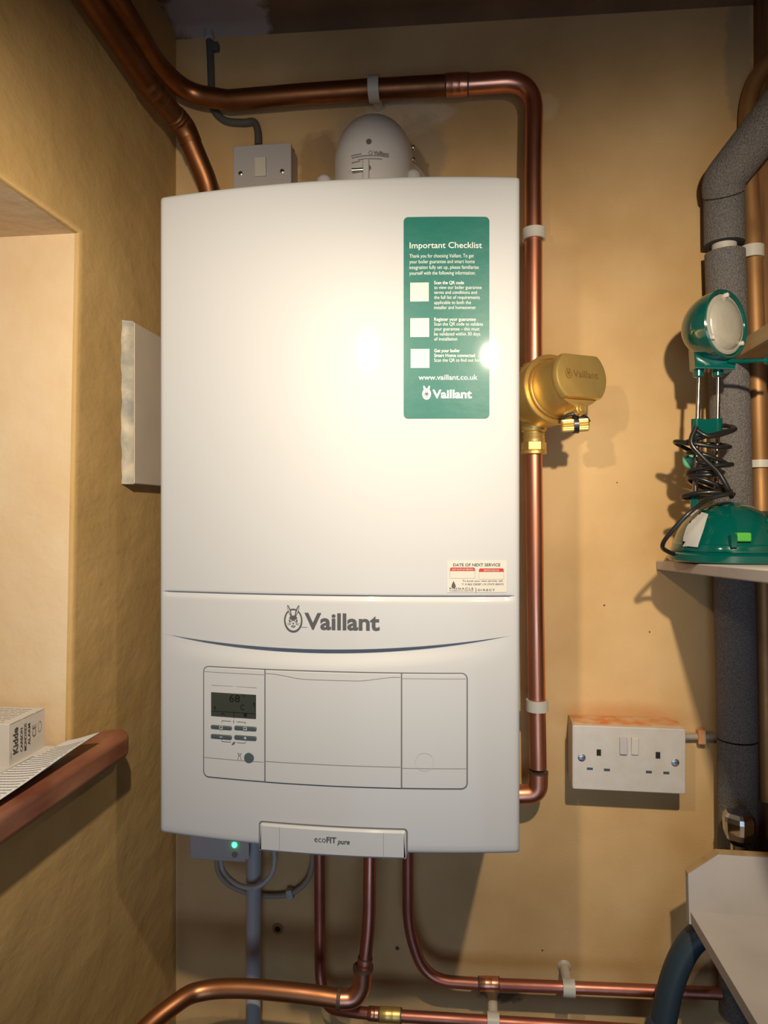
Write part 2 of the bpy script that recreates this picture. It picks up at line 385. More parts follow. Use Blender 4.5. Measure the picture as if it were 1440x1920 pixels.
def curved(name, outline, m, parent, off=.0008, back=.004, bev=.0006, surf=yb, step=.012):
    """plate bent over the bowed front; outline in (x, z)"""
    bm = NB(); f = bm.faces.new([bm.verts.new((x, 0, z)) for x, z in outline])
    if f.normal.y > 0: pass
    xs_ = [x for x, z in outline]; x = min(xs_) + step
    while x < max(xs_) - step * .3:
        bmesh.ops.bisect_plane(bm, geom=bm.verts[:] + bm.edges[:] + bm.faces[:], plane_co=(x, 0, 0), plane_no=(1, 0, 0)); x += step
    r_ = bmesh.ops.extrude_face_region(bm, geom=bm.faces[:])
    fv = [v for v in r_['geom'] if isinstance(v, bmesh.types.BMVert)]; ff = [v for v in r_['geom'] if isinstance(v, bmesh.types.BMFace)]
    for v in fv: v.co.y = -1
    if bev:
        bmesh.ops.inset_region(bm, faces=ff, thickness=bev, depth=0, use_even_offset=True)
        fin = set(v for f in ff for v in f.verts)
    for v in bm.verts:
        if v.co.y > -.5: v.co.y = surf(v.co.x) + back
        elif bev and v not in fin: v.co.y = surf(v.co.x) - off + bev * .8
        else: v.co.y = surf(v.co.x) - off
    return obj(name, bm, m, parent, smooth=True, angle=30)

# ---- lettering
_tc = {}
def glyphs(s, bold=0, shear=0, space=1.0):
    k = (s, bold, shear, space)
    if k in _tc: return _tc[k]
    c = bpy.data.curves.new('t', 'FONT'); c.body = s; c.size = 1; c.offset = bold; c.shear = shear; c.space_character = space; c.resolution_u = 3
    o = bpy.data.objects.new('t', c); COL.objects.link(o); bpy.context.view_layer.update()
    me = o.evaluated_get(bpy.context.evaluated_depsgraph_get()).to_mesh()
    V = [(v.co.x, v.co.y) for v in me.vertices]; Fc = [tuple(p.vertices) for p in me.polygons]
    o.to_mesh_clear(); bpy.data.objects.remove(o); bpy.data.curves.remove(c)
    _tc[k] = (V, Fc); return _tc[k]
def cap_h(bold=0):
    V, _ = glyphs('H', bold); return max(y for x, y in V) - min(y for x, y in V)
def put(bm, mp, s, x0, x1, z, h, bold=0, shear=0, space=1.0):
    """write s between x0 and x1 on baseline z with capital height h; mp maps (x, z) to the surface"""
    V, Fc = glyphs(s, bold, shear, space); mn = min(v[0] for v in V); mx = max(v[0] for v in V); k = h / cap_h(bold)
    vs = [bm.verts.new(mp(x0 + (x - mn) * (x1 - x0) / (mx - mn), z + y * k)) for x, y in V]
    for f in Fc:
        try: bm.faces.new([vs[i] for i in f])
        except ValueError: pass
def onfront(off): return lambda x, z: Vector((x, yb(x) - off, z))
def poly(bm, mp, pts): bm.faces.new([bm.verts.new(mp(x, z)) for x, z in pts])
def ellipse(cx, cz, rx, rz, rot=0, n=28):
    out = []
    for k in range(n):
        a = 2 * PI * k / n; x, z = rx * math.cos(a), rz * math.sin(a)
        out.append((cx + x * math.cos(rot) - z * math.sin(rot), cz + x * math.sin(rot) + z * math.cos(rot)))
    return out
def annulus(bm, mp, cx, cz, rx, rz, w0, n=36, a0=0, a1=2 * PI, off=(0, 0)):
    P = []
    for k in range(n + 1):
        a = a0 + (a1 - a0) * k / n
        P.append((bm.verts.new(mp(cx + rx * math.cos(a), cz + rz * math.sin(a))), bm.verts.new(mp(cx + off[0] + (rx - w0) * math.cos(a), cz + off[1] + (rz - w0) * math.sin(a)))))
    for k in range(n): bm.faces.new((P[k][0], P[k + 1][0], P[k + 1][1], P[k][1]))
def stroke(bm, mp, a, b, w0):
    d = Vector((b[0] - a[0], b[1] - a[1])); ns = int(abs(d.x) / .006) + 1
    if ns > 1:
        nr = Vector((-d.y, d.x)).normalized() * w0 / 2; pr = None
        for k in range(ns + 1):
            c_ = Vector(a[:2]) + d * k / ns; cur = (bm.verts.new(mp(c_.x + nr.x, c_.y + nr.y)), bm.verts.new(mp(c_.x - nr.x, c_.y - nr.y)))
            if pr: bm.faces.new((pr[0], cur[0], cur[1], pr[1]))
            pr = cur
        return
    nrm = Vector((-d.y, d.x)).normalized() * w0 / 2
    poly(bm, mp, [(a[0] + nrm.x, a[1] + nrm.y), (b[0] + nrm.x, b[1] + nrm.y), (b[0] - nrm.x, b[1] - nrm.y), (a[0] - nrm.x, a[1] - nrm.y)])
def emblem(bm, mp, mp2, cx, cz, s):
    """oval ring with a hare's head: s = half height of the oval"""
    rx = s * .80
    annulus(bm, mp, cx, cz - .02 * s, rx, s, s * .135, 40, R(124), R(416), off=(0, .03 * s))
    annulus(bm, mp, cx, cz - .02 * s, rx, s, s * .12, 8, R(72), R(108))
    for q in (-1, 1):
        ear = ellipse(cx + q * .33 * s, cz + .80 * s, .115 * s, .50 * s, -q * .33)
        inn = ellipse(cx + q * .37 * s, cz + .84 * s, .045 * s, .36 * s, -q * .33)
        P = [bm.verts.new(mp(x, z)) for x, z in ear]; Q = [bm.verts.new(mp(x, z)) for x, z in inn]
        for k in range(len(P)):
            j = (k + 1) % len(P); bm.faces.new((P[k], P[j], Q[j], Q[k]))
        poly(bm, mp, [(cx, cz + .40 * s), (cx + q * .20 * s, cz + .42 * s), (cx + q * .36 * s, cz + .20 * s), (cx + q * .20 * s, cz + .10 * s), (cx + q * .07 * s, cz - .02 * s), (cx, cz - .02 * s)][::q])
        annulus(bm, mp, cx + q * .20 * s, cz + .02 * s, .10 * s, .17 * s, .045 * s, 16)
        poly(bm, mp, [(cx + q * .33 * s, cz + .15 * s), (cx + q * .38 * s, cz - .05 * s), (cx + q * .24 * s, cz - .34 * s), (cx + q * .29 * s, cz - .05 * s)][::q])
        stroke(bm, mp, (cx + q * .22 * s, cz - .30 * s), (cx + q * .52 * s, cz - .24 * s), .02 * s)
        stroke(bm, mp, (cx + q * .22 * s, cz - .34 * s), (cx + q * .50 * s, cz - .38 * s), .02 * s)
        stroke(bm, mp, (cx, cz - .42 * s), (cx + q * .14 * s, cz - .50 * s), .05 * s)
    poly(bm, mp, ellipse(cx, cz - .26 * s, .08 * s, .06 * s, 0, 12))
    annulus(bm, mp, cx, cz - .36 * s, .22 * s, .24 * s, .05 * s, 14, R(200), R(340))

# ---- main brand on the cover
bm = NB(); mp = onfront(.0005)
c = sp(550, 1163); emblem(bm, mp, None, c.x, c.z, 22.5 * .74 / F)
obj('emblem', bm, M['ink'], boiler)
bm = NB(); a = sp(571, 1178); b = sp(712, 1182)
put(bm, mp, 'Vaillant', a.x, b.x, a.z - .0004, 31.5 * .738 / F, .028)
stroke(bm, mp, (sp(565, 1176).x, a.z + .0012), (a.x + .003, a.z + .0012), .0003)
obj('brand_lettering', bm, M['ink'], boiler)

# ---- panels under the cover's crescent
A = sp(383, 1250); Bq = sp(875, 1262); C = sp(875, 1478); m1 = sp(497, 1253).x; m2 = sp(753, 1258).x
px0, px1, pz0, pz1 = A.x, Bq.x, C.z, A.z
curved('panel_seam', rrect(px0 - .0012, px1 + .0012, pz0 - .0012, pz1 + .0012, .0065), M['gap'], boiler, off=.0003, bev=0)
cp = curved('control_panel', rrect(px0, m1 - .0006, pz0, pz1, (.0055, .001, .001, .0055)), M['whitep'], boiler, off=.0014)
fd = curved('flap_door', rrect(m1 + .0007, m2 - .0005, pz0, pz1, .0008), M['whitep'], boiler, off=.0018)
rp = curved('end_panel', rrect(m2 + .0005, px1, pz0, pz1, (.001, .0055, .0055, .001)), M['whitep'], boiler, off=.0014)
bm = NB(); mp = onfront(.0022)
zz = sp(600, 1432).z
stroke(bm, mp, (m1 + .001, zz), (m2 - .001, zz), .0005); obj('moulded_line', bm, M['inkf'], fd); bm = NB()
zl = sp(500, 1262).z; prev = None
pts = []
for k in range(31):
    x = m1 + .001 + (m2 - m1 - .002) * k / 30; t = abs(2 * k / 30 - 1); pts.append((x, zl - .0045 * (1 - sm(.35, .95, t))))
for k in range(30): stroke(bm, mp, pts[k], pts[k + 1], .00045)
obj('moulded_line', bm, M['inkf'], fd)
bm = NB(); mp = onfront(.0018)
zz = sp(430, 1423).z; stroke(bm, mp, (px0 + .0005, zz), (m1 - .001, zz), .0004); obj('moulded_line', bm, M['inkf'], cp); bm = NB()
zz = sp(430, 1261).z; stroke(bm, mp, (px0 + .0005, zz), (m1 - .001, zz), .00035)
obj('moulded_line', bm, M['inkf'], cp)
bm = NB(); zz = sp(810, 1440).z; stroke(bm, mp, (m2 + .001, zz), (px1 - .0005, zz), .0004); obj('moulded_line', bm, M['inkf'], rp); bm = NB()
zz = sp(810, 1272).z; stroke(bm, mp, (m2 + .001, zz), (px1 - .0005, zz), .00035); obj('moulded_line', bm, M['inkf'], rp); bm = NB()
c = sp(796, 1428); annulus(bm, mp, c.x, c.z, .0095, .0095, .0003, 30)
obj('moulded_ring', bm, M['mauve'], rp)
def crect(name, pa, pb, m, parent, r=.0005, off=.002, back=.001, bev=0, step=.01):
    a = sp(*pa); b = sp(*pb)
    return curved(name, rrect(min(a.x, b.x), max(a.x, b.x), min(a.z, b.z), max(a.z, b.z), r), m, parent, off=off, back=back, bev=bev, step=step)
dsp = crect('display', (397, 1297), (481, 1347), M['lcd'], cp, off=.0019)
bm = NB(); mp = onfront(.0021)
a = sp(431, 1312); b = sp(451, 1312); put(bm, mp, '68', a.x, b.x, a.z - .0015, .0075, 0)
a = sp(455, 1306); put(bm, mp, '°C', a.x, a.x + .0035, a.z, .0028)
a = sp(452, 1330); put(bm, mp, 'C', a.x, a.x + .0045, a.z, .0058)
a = sp(399, 1332); b = sp(479, 1332); stroke(bm, mp, (a.x, a.z), (b.x, a.z), .0005); c = sp(440, 1339); stroke(bm, mp, (c.x, c.z - .004), (c.x, c.z + .004), .0005)
c = sp(461, 1339); poly(bm, mp, rrect(c.x - .0018, c.x + .0018, c.z - .002, c.z + .002, 0))
c = sp(419, 1338); annulus(bm, mp, c.x, c.z - .001, .0022, .0022, .0008, 10, 0, PI)
c = sp(404, 1325); poly(bm, mp, [(c.x - .0012, c.z - .002), (c.x + .0012, c.z - .002), (c.x, c.z + .002)])
c = sp(477, 1322); poly(bm, mp, [(c.x - .001, c.z + .003), (c.x + .001, c.z + .003), (c.x + .001, c.z - .003)])
obj('display_digits', bm, M['lcdink'], dsp)
for k, (x0, y0, x1_, y1) in enumerate(((397, 1358, 436, 1367), (441, 1359.5, 482, 1369), (397, 1375, 436, 1385), (441, 1377, 482, 1387))):
    bt = crect('button', (x0, y0), (x1_, y1), M['btn'], cp, r=.0014, off=.0032, bev=.0006)
    bm = NB(); mp = onfront(.0035); c = sp((x0 + x1_) / 2, (y0 + y1) / 2)
    if k < 2:
        for (p, q) in (((-.0017, .0014), (.0017, .0014)), ((-.0017, -.0014), (.0017, -.0014)), ((-.0017, .0014), (-.0017, -.0014)), ((.0017, .0014), (.0017, -.0014)), ((0, -.0004), (.0012, -.0004))):
            stroke(bm, mp, (c.x + p[0], c.z + p[1]), (c.x + q[0], c.z + q[1]), .0004)
    else:
        stroke(bm, mp, (c.x - .0017, c.z), (c.x + .0017, c.z), .0006)
        if k == 3: stroke(bm, mp, (c.x, c.z - .0016), (c.x, c.z + .0016), .0006)
    obj('button_symbol', bm, M['wink'], bt)
c = sp(468, 1420); bm = NB(); lathe(bm, (c.x, yb(c.x) + .001, c.z), (0, -1, 0), [(0, .0054), (.0028, .0054), (.0034, .0048)], 32)
obj('reset_button', bm, M['btn'], cp, smooth=True)
bm = NB(); mp = onfront(.0018)
for s_, (zy, q) in ((1, (1352, -1)), (-1, (1391, 1))):
    xa, xb, xc, xd = sp(417, zy).x, sp(434, zy).x, sp(445, zy).x, sp(461, zy).x; z = sp(440, zy).z
    stroke(bm, mp, (xa, z), (xb, z), .0004); stroke(bm, mp, (xc, z), (xd, z), .0004)
    stroke(bm, mp, (xa, z), (xa, z + q * .0022), .0004); stroke(bm, mp, (xd, z), (xd, z + q * .0022), .0004)
c = sp(439, 1352); put(bm, mp, 'i', c.x - .0004, c.x + .0004, c.z - .0015, .0032, .01)
c = sp(439, 1393)
for k in (-1, 0, 1): stroke(bm, mp, (c.x + k * .0009 - .0012, c.z - .0016), (c.x + k * .0009 + .0012, c.z + .0018), .0005)
c = sp(450, 1417)
for q in (-1, 1):
    stroke(bm, mp, (c.x + q * .0006, c.z + .0034), (c.x + q * .0016, c.z - .003), .0004); stroke(bm, mp, (c.x + q * .0024, c.z + .0038), (c.x - q * .0, c.z), .0003)
    stroke(bm, mp, (c.x - .0026 * q, c.z - .0038), (c.x - .0012 * q, c.z - .002), .0003)
obj('panel_marking', bm, M['ink'], cp)
bm = NB(); a = sp(398, 1284); b = sp(482, 1285)
poly(bm, onfront(.0017), rrect(a.x, b.x, a.z - .0003, a.z + .0003, 0)); obj('moulded_ridge', bm, M['inkf'], cp)

# ---- name plate at the bottom edge
a = sp(488, 1541); b = sp(762, 1556); PZ0, PZ1 = ZB - .0035, a.z
curved('plate_seam', rrect(a.x - .0014, b.x + .0014, ZB, PZ1 + .0014, (.0, .0, .004, .004)), M['gap'], boiler, off=.0003, bev=0)
npl = curved('name_plate', rrect(a.x, b.x, PZ0, PZ1, (.0005, .0005, .0032, .0032)), M['whitep'], boiler, off=.0040, back=.02, bev=.0022)
mp = onfront(.0043)
for q in (526, 720):
    bm = NB(); x = sp(q, 1570).x; stroke(bm, mp, (x, PZ0), (x, PZ1 - .002), .00035); obj('moulded_line', bm, M['inkf'], npl)
bm = NB(); p0 = sp(591, 1575); p1 = sp(613, 1575); p2 = sp(632, 1577); p3 = sp(634, 1578); p4 = sp(657, 1578)
put(bm, mp, 'eco', p0.x, p1.x - .0003, p0.z, .0062)
put(bm, mp, 'FIT', p1.x + .0003, p2.x, p0.z, .0062, .03)
put(bm, mp, 'pure', p3.x, p4.x, p0.z - .0006, .0052, .028, .25)
obj('lettering', bm, M['ink'], npl)

# ---- teal checklist sticker
def cs(x, y): return sp(740 + x / 4.685, 390 + y / 4.683)
a = sp(755, 409); b = sp(918, 782); ct = sp(836, 405)
stk = curved('checklist_sticker', rrect(sp(757, 600).x, sp(917.5, 600).x, cs(450, 1848).z, cs(450, 78).z, .0045), M['green'], boiler, off=.0006, back=.0005, bev=0)
stk['label'] = 'tall teal checklist sticker with white writing'
for (x0, y0, x1_, y1) in ((137, 658, 300, 825), (138, 970, 303, 1137), (141, 1240, 306, 1408)):
    p = cs(x0, y0); q = cs(x1_, y1); curved('blank_patch', rrect(p.x, q.x, q.z + .0004, p.z, .0002), M['label'], stk, off=.0008, back=0, bev=0)
bm = NB(); mp = onfront(.0009)
def ln(s, x0, x1_, y, h, bold=0):
    a = cs(x0, y); b = cs(x1_, y); put(bm, mp, s, a.x, b.x, a.z, h / 4.685 * .735 / F, bold)
ln('Important Checklist', 132, 767, 357, 52, .008)
for s, x, y in (('Thank you for choosing Vaillant. To get', 695, 440), ('your boiler guarantee and smart home', 703, 490), ('integration fully set up, please familiarise', 738, 540), ('yourself with the following information:', 708, 590)):
    ln(s, 130, x, y, 31, 0)
for s, x, y, b in (('Scan the QR code', 608, 672, .015), ('to view our boiler guarantee', 764, 714, 0), ('terms and conditions and', 722, 757, 0), ('the full list of requirements', 748, 801, 0),
                   ('applicable to both the', 670, 846, 0), ('installer and homeowner', 713, 890, 0), ('Register your guarantee', 713, 993, .015), ('Scan the QR code to validate', 775, 1035, 0),
                   ('your guarantee – this must', 745, 1078, 0), ('be validated within 30 days', 752, 1122, 0), ('of installation', 550, 1166, 0), ('Get your boiler', 573, 1268, .015),
                   ('Smart Home connected', 705, 1310, .015), ('Scan the QR to find out how', 765, 1352, 0)):
    ln(s, 347, x, y, 29, b)
ln('www.vaillant.co.uk', 210, 728, 1510, 44, .008)
ln('Vaillant', 332, 678, 1670, 76, .03)
obj('lettering', bm, M['wink'], stk)
bm = NB(); c = cs(281, 1635); poly(bm, mp, ellipse(c.x, c.z, .0045, .0058))
for q in (-1, 1): poly(bm, mp, ellipse(c.x + q * .0019, c.z + .0055, .0011, .0033, -q * .35, 16))
eo = obj('emblem', bm, M['wink'], stk)
bm = NB(); mp = onfront(.0011)
poly(bm, mp, [(c.x - .0018, c.z + .005), (c.x - .0004, c.z + .0014), (c.x + .0004, c.z + .0014), (c.x + .0018, c.z + .005), (c.x + .0012, c.z + .001), (c.x + .0026, c.z + .0004), (c.x + .0008, c.z - .0004), (c.x, c.z - .0034), (c.x - .0008, c.z - .0004), (c.x - .0026, c.z + .0004), (c.x - .0012, c.z + .001)][::-1])
for q in (-1, 1): annulus(bm, mp, c.x + q * .0016, c.z - .0012, .0009, .0013, .0004, 12)
annulus(bm, mp, c.x, c.z - .0028, .0016, .0012, .0004, 10, R(190), R(350))
obj('emblem_lines', bm, M['ink'], eo) if False else obj('emblem_lines', bm, M['ink'], stk)

# ---- service label
def sl(x, y): return sp(820 + x / 9.6, 1030 + y / 9.6)
a = sl(175, 205); b = sl(1252, 790)
svc = curved('service_label', rrect(a.x, sl(1250, 500).x, sl(175, 775).z, a.z, .0012), M['label'], boiler, off=.0006, back=.0005, bev=0)
svc['label'] = 'small cream service date label with two red headings'
for (x0, x1_, y0) in ((228, 678, 326), (748, 1196, 342)):
    p = sl(x0, y0); q = sl(x1_, y0); rh = curved('red_heading', rrect(p.x, q.x, p.z - .0036, p.z, (0, 0, .0018, .0018)), M['red'], svc, off=.0008, back=0, bev=0)
    bm = NB(); mp = onfront(.00085); z1 = p.z - .0036; z0 = sl(x0, y0 + 195).z
    for (u, v) in (((p.x, z1), (p.x, z0)), ((q.x, z1), (q.x, z0)), ((p.x, z0), (q.x, z0))): stroke(bm, mp, u, v, .0002)
    obj('box_outline', bm, M['inkf'], svc)
    bm = NB(); mp = onfront(.0011)
    if x0 < 500: put(bm, mp, 'LAST DATE OF SERVICE', p.x + .002, q.x - .002, p.z - .0028, .0017, .01)
    else: put(bm, mp, 'SERVICE DUE ON', p.x + .005, q.x - .005, p.z - .0028, .0017, .01)
    obj('heading_lettering', bm, M['label'], svc)
bm = NB(); mp = onfront(.0009)
def sln(s, x0, x1_, y, h, bold=0, space=1):
    p = sl(x0, y); q = sl(x1_, y); put(bm, mp, s, p.x, q.x, p.z, h / 9.6 * .735 / F, bold, space=space)
sln('DATE OF NEXT SERVICE', 285, 1132, 303, 52, .02)
sln('To book your next service, call:', 452, 1180, 583, 34)
sln('T: 01865 338387 | M: 07475 083473', 445, 1190, 645, 34)
sln('PINNACLE', 222, 650, 722, 36, .015, 1.3)
sln('PLUMBING & HEATING', 222, 650, 752, 16, .015, 1.1)
sln('|', 690, 700, 750, 60)
sln('DIRECT', 730, 1035, 748, 36, .015, 1.3)
c = sl(293, 640); poly(bm, mp, [(c.x - .0022, c.z - .002), (c.x - .0018, c.z + .0005), (c.x, c.z + .0042), (c.x + .002, c.z), (c.x + .0022, c.z - .0022), (c.x, c.z - .0036)][::-1])
obj('lettering', bm, M['ink'], svc)

# ------------------------------------------------------------------ flue elbow on the boiler
fx = onY(699, 330, -.15).x
flue = thing('flue_elbow', 'white domed flue elbow on top of the boiler going into the wall', 'flue', (fx, -.14, ZT))
bm = NB(); N_ = 40; rings = []
yc, zc0, Rr = -.150, 1.950, .0480
def sec(t):
    """sections of the elbow, from upright collar over to the wall pipe"""
    if t < .3: k = t / .3; return Vector((fx, yc, ZT + .003 + (zc0 - .02 - ZT) * k)), 0
    if t < .8:
        a = (t - .3) / .5 * PI / 2; c0 = Vector((fx, yc + .035, zc0 - .017))
        return c0 + Vector((0, -.035 * math.cos(a), .022 * math.sin(a))), a
    k = (t - .8) / .2; return Vector((fx, yc + .035 + k * .11, zc0 + .005)), PI / 2
for j in range(31):
    c0, a = sec(j / 30); d = Vector((0, math.sin(a), math.cos(a))); u = Vector((0, -math.cos(a), math.sin(a)))
    rings.append([bm.verts.new(c0 + Vector((1, 0, 0)) * Rr * math.cos(2 * PI * k / N_) + u * (Rr + .004 * math.sin(a)) * math.sin(2 * PI * k / N_)) for k in range(N_)])
for j in range(30):
    for k in range(N_): bm.faces.new((rings[j][k], rings[j][(k + 1) % N_], rings[j + 1][(k + 1) % N_], rings[j + 1][k]))
bm.faces.new(rings[0][::-1]); bm.faces.new(rings[-1])
obj('elbow', bm, M['flue'], flue, smooth=True, angle=60)
bm = NB(); lathe(bm, (fx, yc, ZT - .002), (0, 0, 1), [(0, .058), (.012, .058), (.016, .053), (.030, .0515)], 40)
obj('flange', bm, M['flue'], flue, smooth=True)
for q in (608, 775):
    bm = NB(); p = onY(q, 335, -.155); lathe(bm, (p.x, -.155, ZT - .001), (0, 0, 1), [(0, .0115), (.062, .0112), (.072, .0100), (.077, .0065), (.079, .001)], 20); obj('flange_lug', bm, M['flue'], flue, smooth=True)
bm = NB(); lathe(bm, (fx, -.012, zc0 + .004), (0, 1, 0), [(0, .064), (.006, .068), (.0119, .068)], 40); obj('wall_ring', bm, M['wall'] if False else M['boarde'], flue, smooth=True)
def fl(px, py):
    y = -.19
    for _ in range(8):
        p = onY(px, py, y)
        dx = min(1, abs(p.x - fx) / Rr); zz = min(1, max(0, (p.z - 1.930) / .080)); rr = math.sqrt(max(0, 1 - dx * dx))
        y = (yc + .035) - (.035 + Rr) * math.sqrt(max(.02, 1 - zz * zz)) * rr if p.z > 1.930 else yc - Rr * rr
    return Vector((p.x, y, p.z))
for (sg, z_) in ((1, onY(780, 288, -.10).z), (1, onY(782, 310, -.10).z), (-1, onY(630, 280, -.10).z)):
    bm = NB(); p = Vector((fx + sg * (Rr - .001), -.115, z_)); lathe(bm, p, (sg, 0, 0), [(0, .0036), (.002, .0036), (.0034, .0022)], 16); obj('screw', bm, M['screw'], flue, smooth=True)
for q in ((692, 267), (691, 316)):
    p = fl(*q); bm = NB(); cyl(bm, p + Vector((0, .004, 0)), p + Vector((0, -.0022, 0)), .0033, 16); obj('screw', bm, M['screw'], flue, smooth=True)
p = fl(687, 322); bm = NB(); box(bm, (p.x - .0035, p.y - .005, ZT), (p.x + .0035, p.y + .004, p.z + .013)); obj('bracket', bm, M['flue'], flue, bevel=.001)
bm = NB(); p = fl(673, 321); cyl(bm, p + Vector((-.008, -.003, 0)), p + Vector((.008, -.003, 0)), .0024, 12); obj('bolt', bm, M['screw'], flue, smooth=True)
bm = NB()
def mfl(x, z):
    dx = min(1, abs(x - fx) / Rr); rr = math.sqrt(max(0, 1 - dx * dx)); zz = min(1, max(0, (z - 1.930) / .080))
    y = (yc + .035) - (.035 + Rr) * math.sqrt(max(.02, 1 - zz * zz)) * rr if z > 1.930 else yc - Rr * rr
    return Vector((x, y - .0025, z))
for s, xa, xb, py, h, bd in (('Vaillant', 700, 730, 291, 7, .02), ('0020257014', 659, 679, 294, 3, 0), ('Use only with the approved system parts', 660, 732, 298, 3, 0), ('of the flue set', 672, 718, 301, 2.6, 0), ('secure elbow', 660, 679, 307, 2.6, 0)):
    a = fl(xa, py); b = fl(xb, py); 
    if s[0] in 'V': put(bm, mfl, s, a.x, b.x, a.z, h * .85 / F, bd)
    else:
        for k in range(int((b.x - a.x) / .0022)): stroke(bm, mfl, (a.x + k * .0022, a.z), (a.x + k * .0022 + .0016, a.z), .0011)
a = fl(695, 288); annulus(bm, mfl, a.x, a.z, .0022, .0026, .0006, 16)
obj('lettering', bm, M['inkf'], flue)

# ------------------------------------------------------------------ pipes
def pipe(name, label, pts, r, m, fil=.03, n=24, raw=False):
    path = pts if raw else fillet(pts, fil)
    lo = min(path, key=lambda p: p.z)
    t = thing(name, label, 'pipe', lo); bm = NB(); tube(bm, path, r, n); obj('pipe_tube', bm, m, t, smooth=True, angle=60); return t, path
def coupling(t, a, b, r, m, name='pipe_coupling', seams=True):
    a = Vector(a); b = Vector(b); L_ = (b - a).length; bm = NB()
    lathe(bm, a, b - a, [(0, r * .93), (.0012, r), (L_ * .30, r), (L_ * .34, r * 1.025), (L_ * .38, r), (L_ * .62, r), (L_ * .66, r * 1.025), (L_ * .70, r), (L_ - .0012, r), (L_, r * .93)], 32)
    c_ = obj(name, bm, m, t, smooth=True)
    if seams:
        for p, d in ((a, a - b), (b, b - a)):
            bm = NB(); lathe(bm, p, d, [(-.0005, r * .98), (.0010, r * .955)], 28); obj('solder_ring', bm, M['solder'], t, smooth=True)
    return c_
YP = -.050
P = lambda x, y: onY(x, y, YP)
# upper pipe: along left wall, over the boiler, down the right side to the filter
pts = [Vector((-.272, -.62, 2.100)), Vector((-.272, -.229, 2.108)), Vector((-.283, -.105, 2.113)), onY(352, 176, -.048), onY(430, 188, -.046)]
lp = fillet(pts, .045)
tA, path = pipe('copper_pipe', 'copper pipe running over the boiler and curving down its right side to the brass filter', lp + [onY(560, 177, -.046), onY(690, 168, -.047), onY(836, 160, -.05)], .0138, M['copper_o'], raw=True)
bm = NB()
e0 = P(836, 160); e1 = P(878, 158); corner = P(1000, 152); dn = P(1001, 330); v1 = P(1001, 690)
bend = [e0, e1] + fillet([e1, P(1003, 150), P(1000, 330)], .098, 16)[1:]
bend += [P(1000.5, 450), v1]
tube(bm, bend, lambda t: .0135 if t < .1 else max(.0117, .0135 - .0018 * (t - .1) / .6)); obj('bent_section', bm, M['copper'], tA, smooth=True, angle=60)['label'] = 'bright new copper bend'
coupling(tA, e0, e1, .0150, M['copper'])
# lower right side run
tB, _ = pipe('copper_pipe', 'new copper pipe below the brass filter with an elbow turning behind the boiler', [P(1001, 846), P(1004, 1120), P(1009, 1440)], .0114, M['copper'], raw=True)
el = P(1009, 1488)
bm = NB(); tube(bm, fillet([P(1009, 1448), el, P(955, 1490)], .016, 10), .0132); obj('pipe_elbow', bm, M['copper'], tB, smooth=True, angle=60)
bm = NB(); cyl(bm, P(1009, 1446), P(1009, 1449), .0136); obj('solder_ring', bm, M['solder'], tB)
bm = NB(); tube(bm, [P(957, 1490), P(900, 1490)], .0113); obj('pipe_stub', bm, M['copper'], tB, smooth=True)
# second upper pipe along the left wall down behind the boiler
a0 = atD(120, -75, .72); a1 = atD(272, 152, .885); a2 = atD(345, 238, .95); a3 = atD(393, 350, .975); a4 = atD(401, 440, .985)
for q in (a0, a1): q.x = max(q.x, XL + .016)
tC, pa = pipe('copper_pipe', 'thick reddish copper pipe slanting down the left wall behind the boiler', [a0, a1, a2, a3, a4], .0138, M['copper_o'], .02)
d01 = (a2 - a1).normalized(); coupling(tC, a1 - d01 * .004, a1 + d01 * .030, .0152, M['copper_o'])
coupling(tC, a2 - d01 * .020, a2 - d01 * .002, .0150, M['copper_o'])
d23 = (a3 - a2).normalized(); bm = NB(); tube(bm, fillet([a2 - d01 * .006, a2 + d01 * .002, a2 + d23 * .022], .01), .0149); obj('pipe_elbow', bm, M['copper_o'], tC, smooth=True, angle=60)

# pipes below the boiler
Yl = -.045
Q = lambda x, y, yy=Yl: onY(x, y, yy)
tD, _ = pipe('copper_pipe', 'thin copper pipe under the boiler bending right to run low along the wall', [Q(765, 1560), Q(765, 1745), Q(800, 1838), Q(905, 1845), Q(1110, 1853), Q(1352, 1863)], .0078, M['copper_r'], [0, .05, .05, .02, .01, 0])
coupling(tD, Q(898, 1844), Q(936, 1845), .0093, M['copper'])
tE, _ = pipe('copper_pipe', 'dull red copper pipe under the boiler turning right at the bottom of the photo', [Q(599, 1560, -.035), Q(600, 1835, -.035), Q(612, 1890, -.05), Q(660, 1897, -.062), Q(720, 1903, -.062), Q(1082, 1925, -.062), Q(1340, 1942, -.062)], .0076, M['copper_r'], [0, .02, .02, .02, .01, .01, 0])
coupling(tE, Q(712, 1902, -.062), Q(752, 1904, -.062), .0098, M['brass'], 'brass_coupling')
coupling(tE, Q(690, 1900, -.062), Q(711, 1902, -.062), .0092, M['copper'], seams=False)
YG = -.105
top = onY(694, 1560, YG + .02); jn = onY(692, 1730, YG + .005); rd = onY(685, 1795, YG)
tF, _ = pipe('copper_pipe', 'copper pipe under the boiler with an elbow, sweeping left in front of the white pipe', [top, jn, rd], .0085, M['copper_r'], .03)
coupling(tF, rd, onY(682, 1822, YG), .0098, M['copper_r'])
ev = onY(676, 1856, YG); e2 = onY(655, 1877, YG - .004)
bm = NB(); tube(bm, fillet([onY(681, 1815, YG), onY(679, 1851, YG), onY(664, 1873, YG - .002), onY(636, 1873, YG - .004)], .010, 8), .0122); obj('pipe_elbow', bm, M['copper'], tF, smooth=True, angle=60)
for q in ((681, 1812, 1817), ): 
    bm = NB(); cyl(bm, onY(681, 1812, YG), onY(681, 1817, YG), .0136); obj('solder_ring', bm, M['solder'], tF)
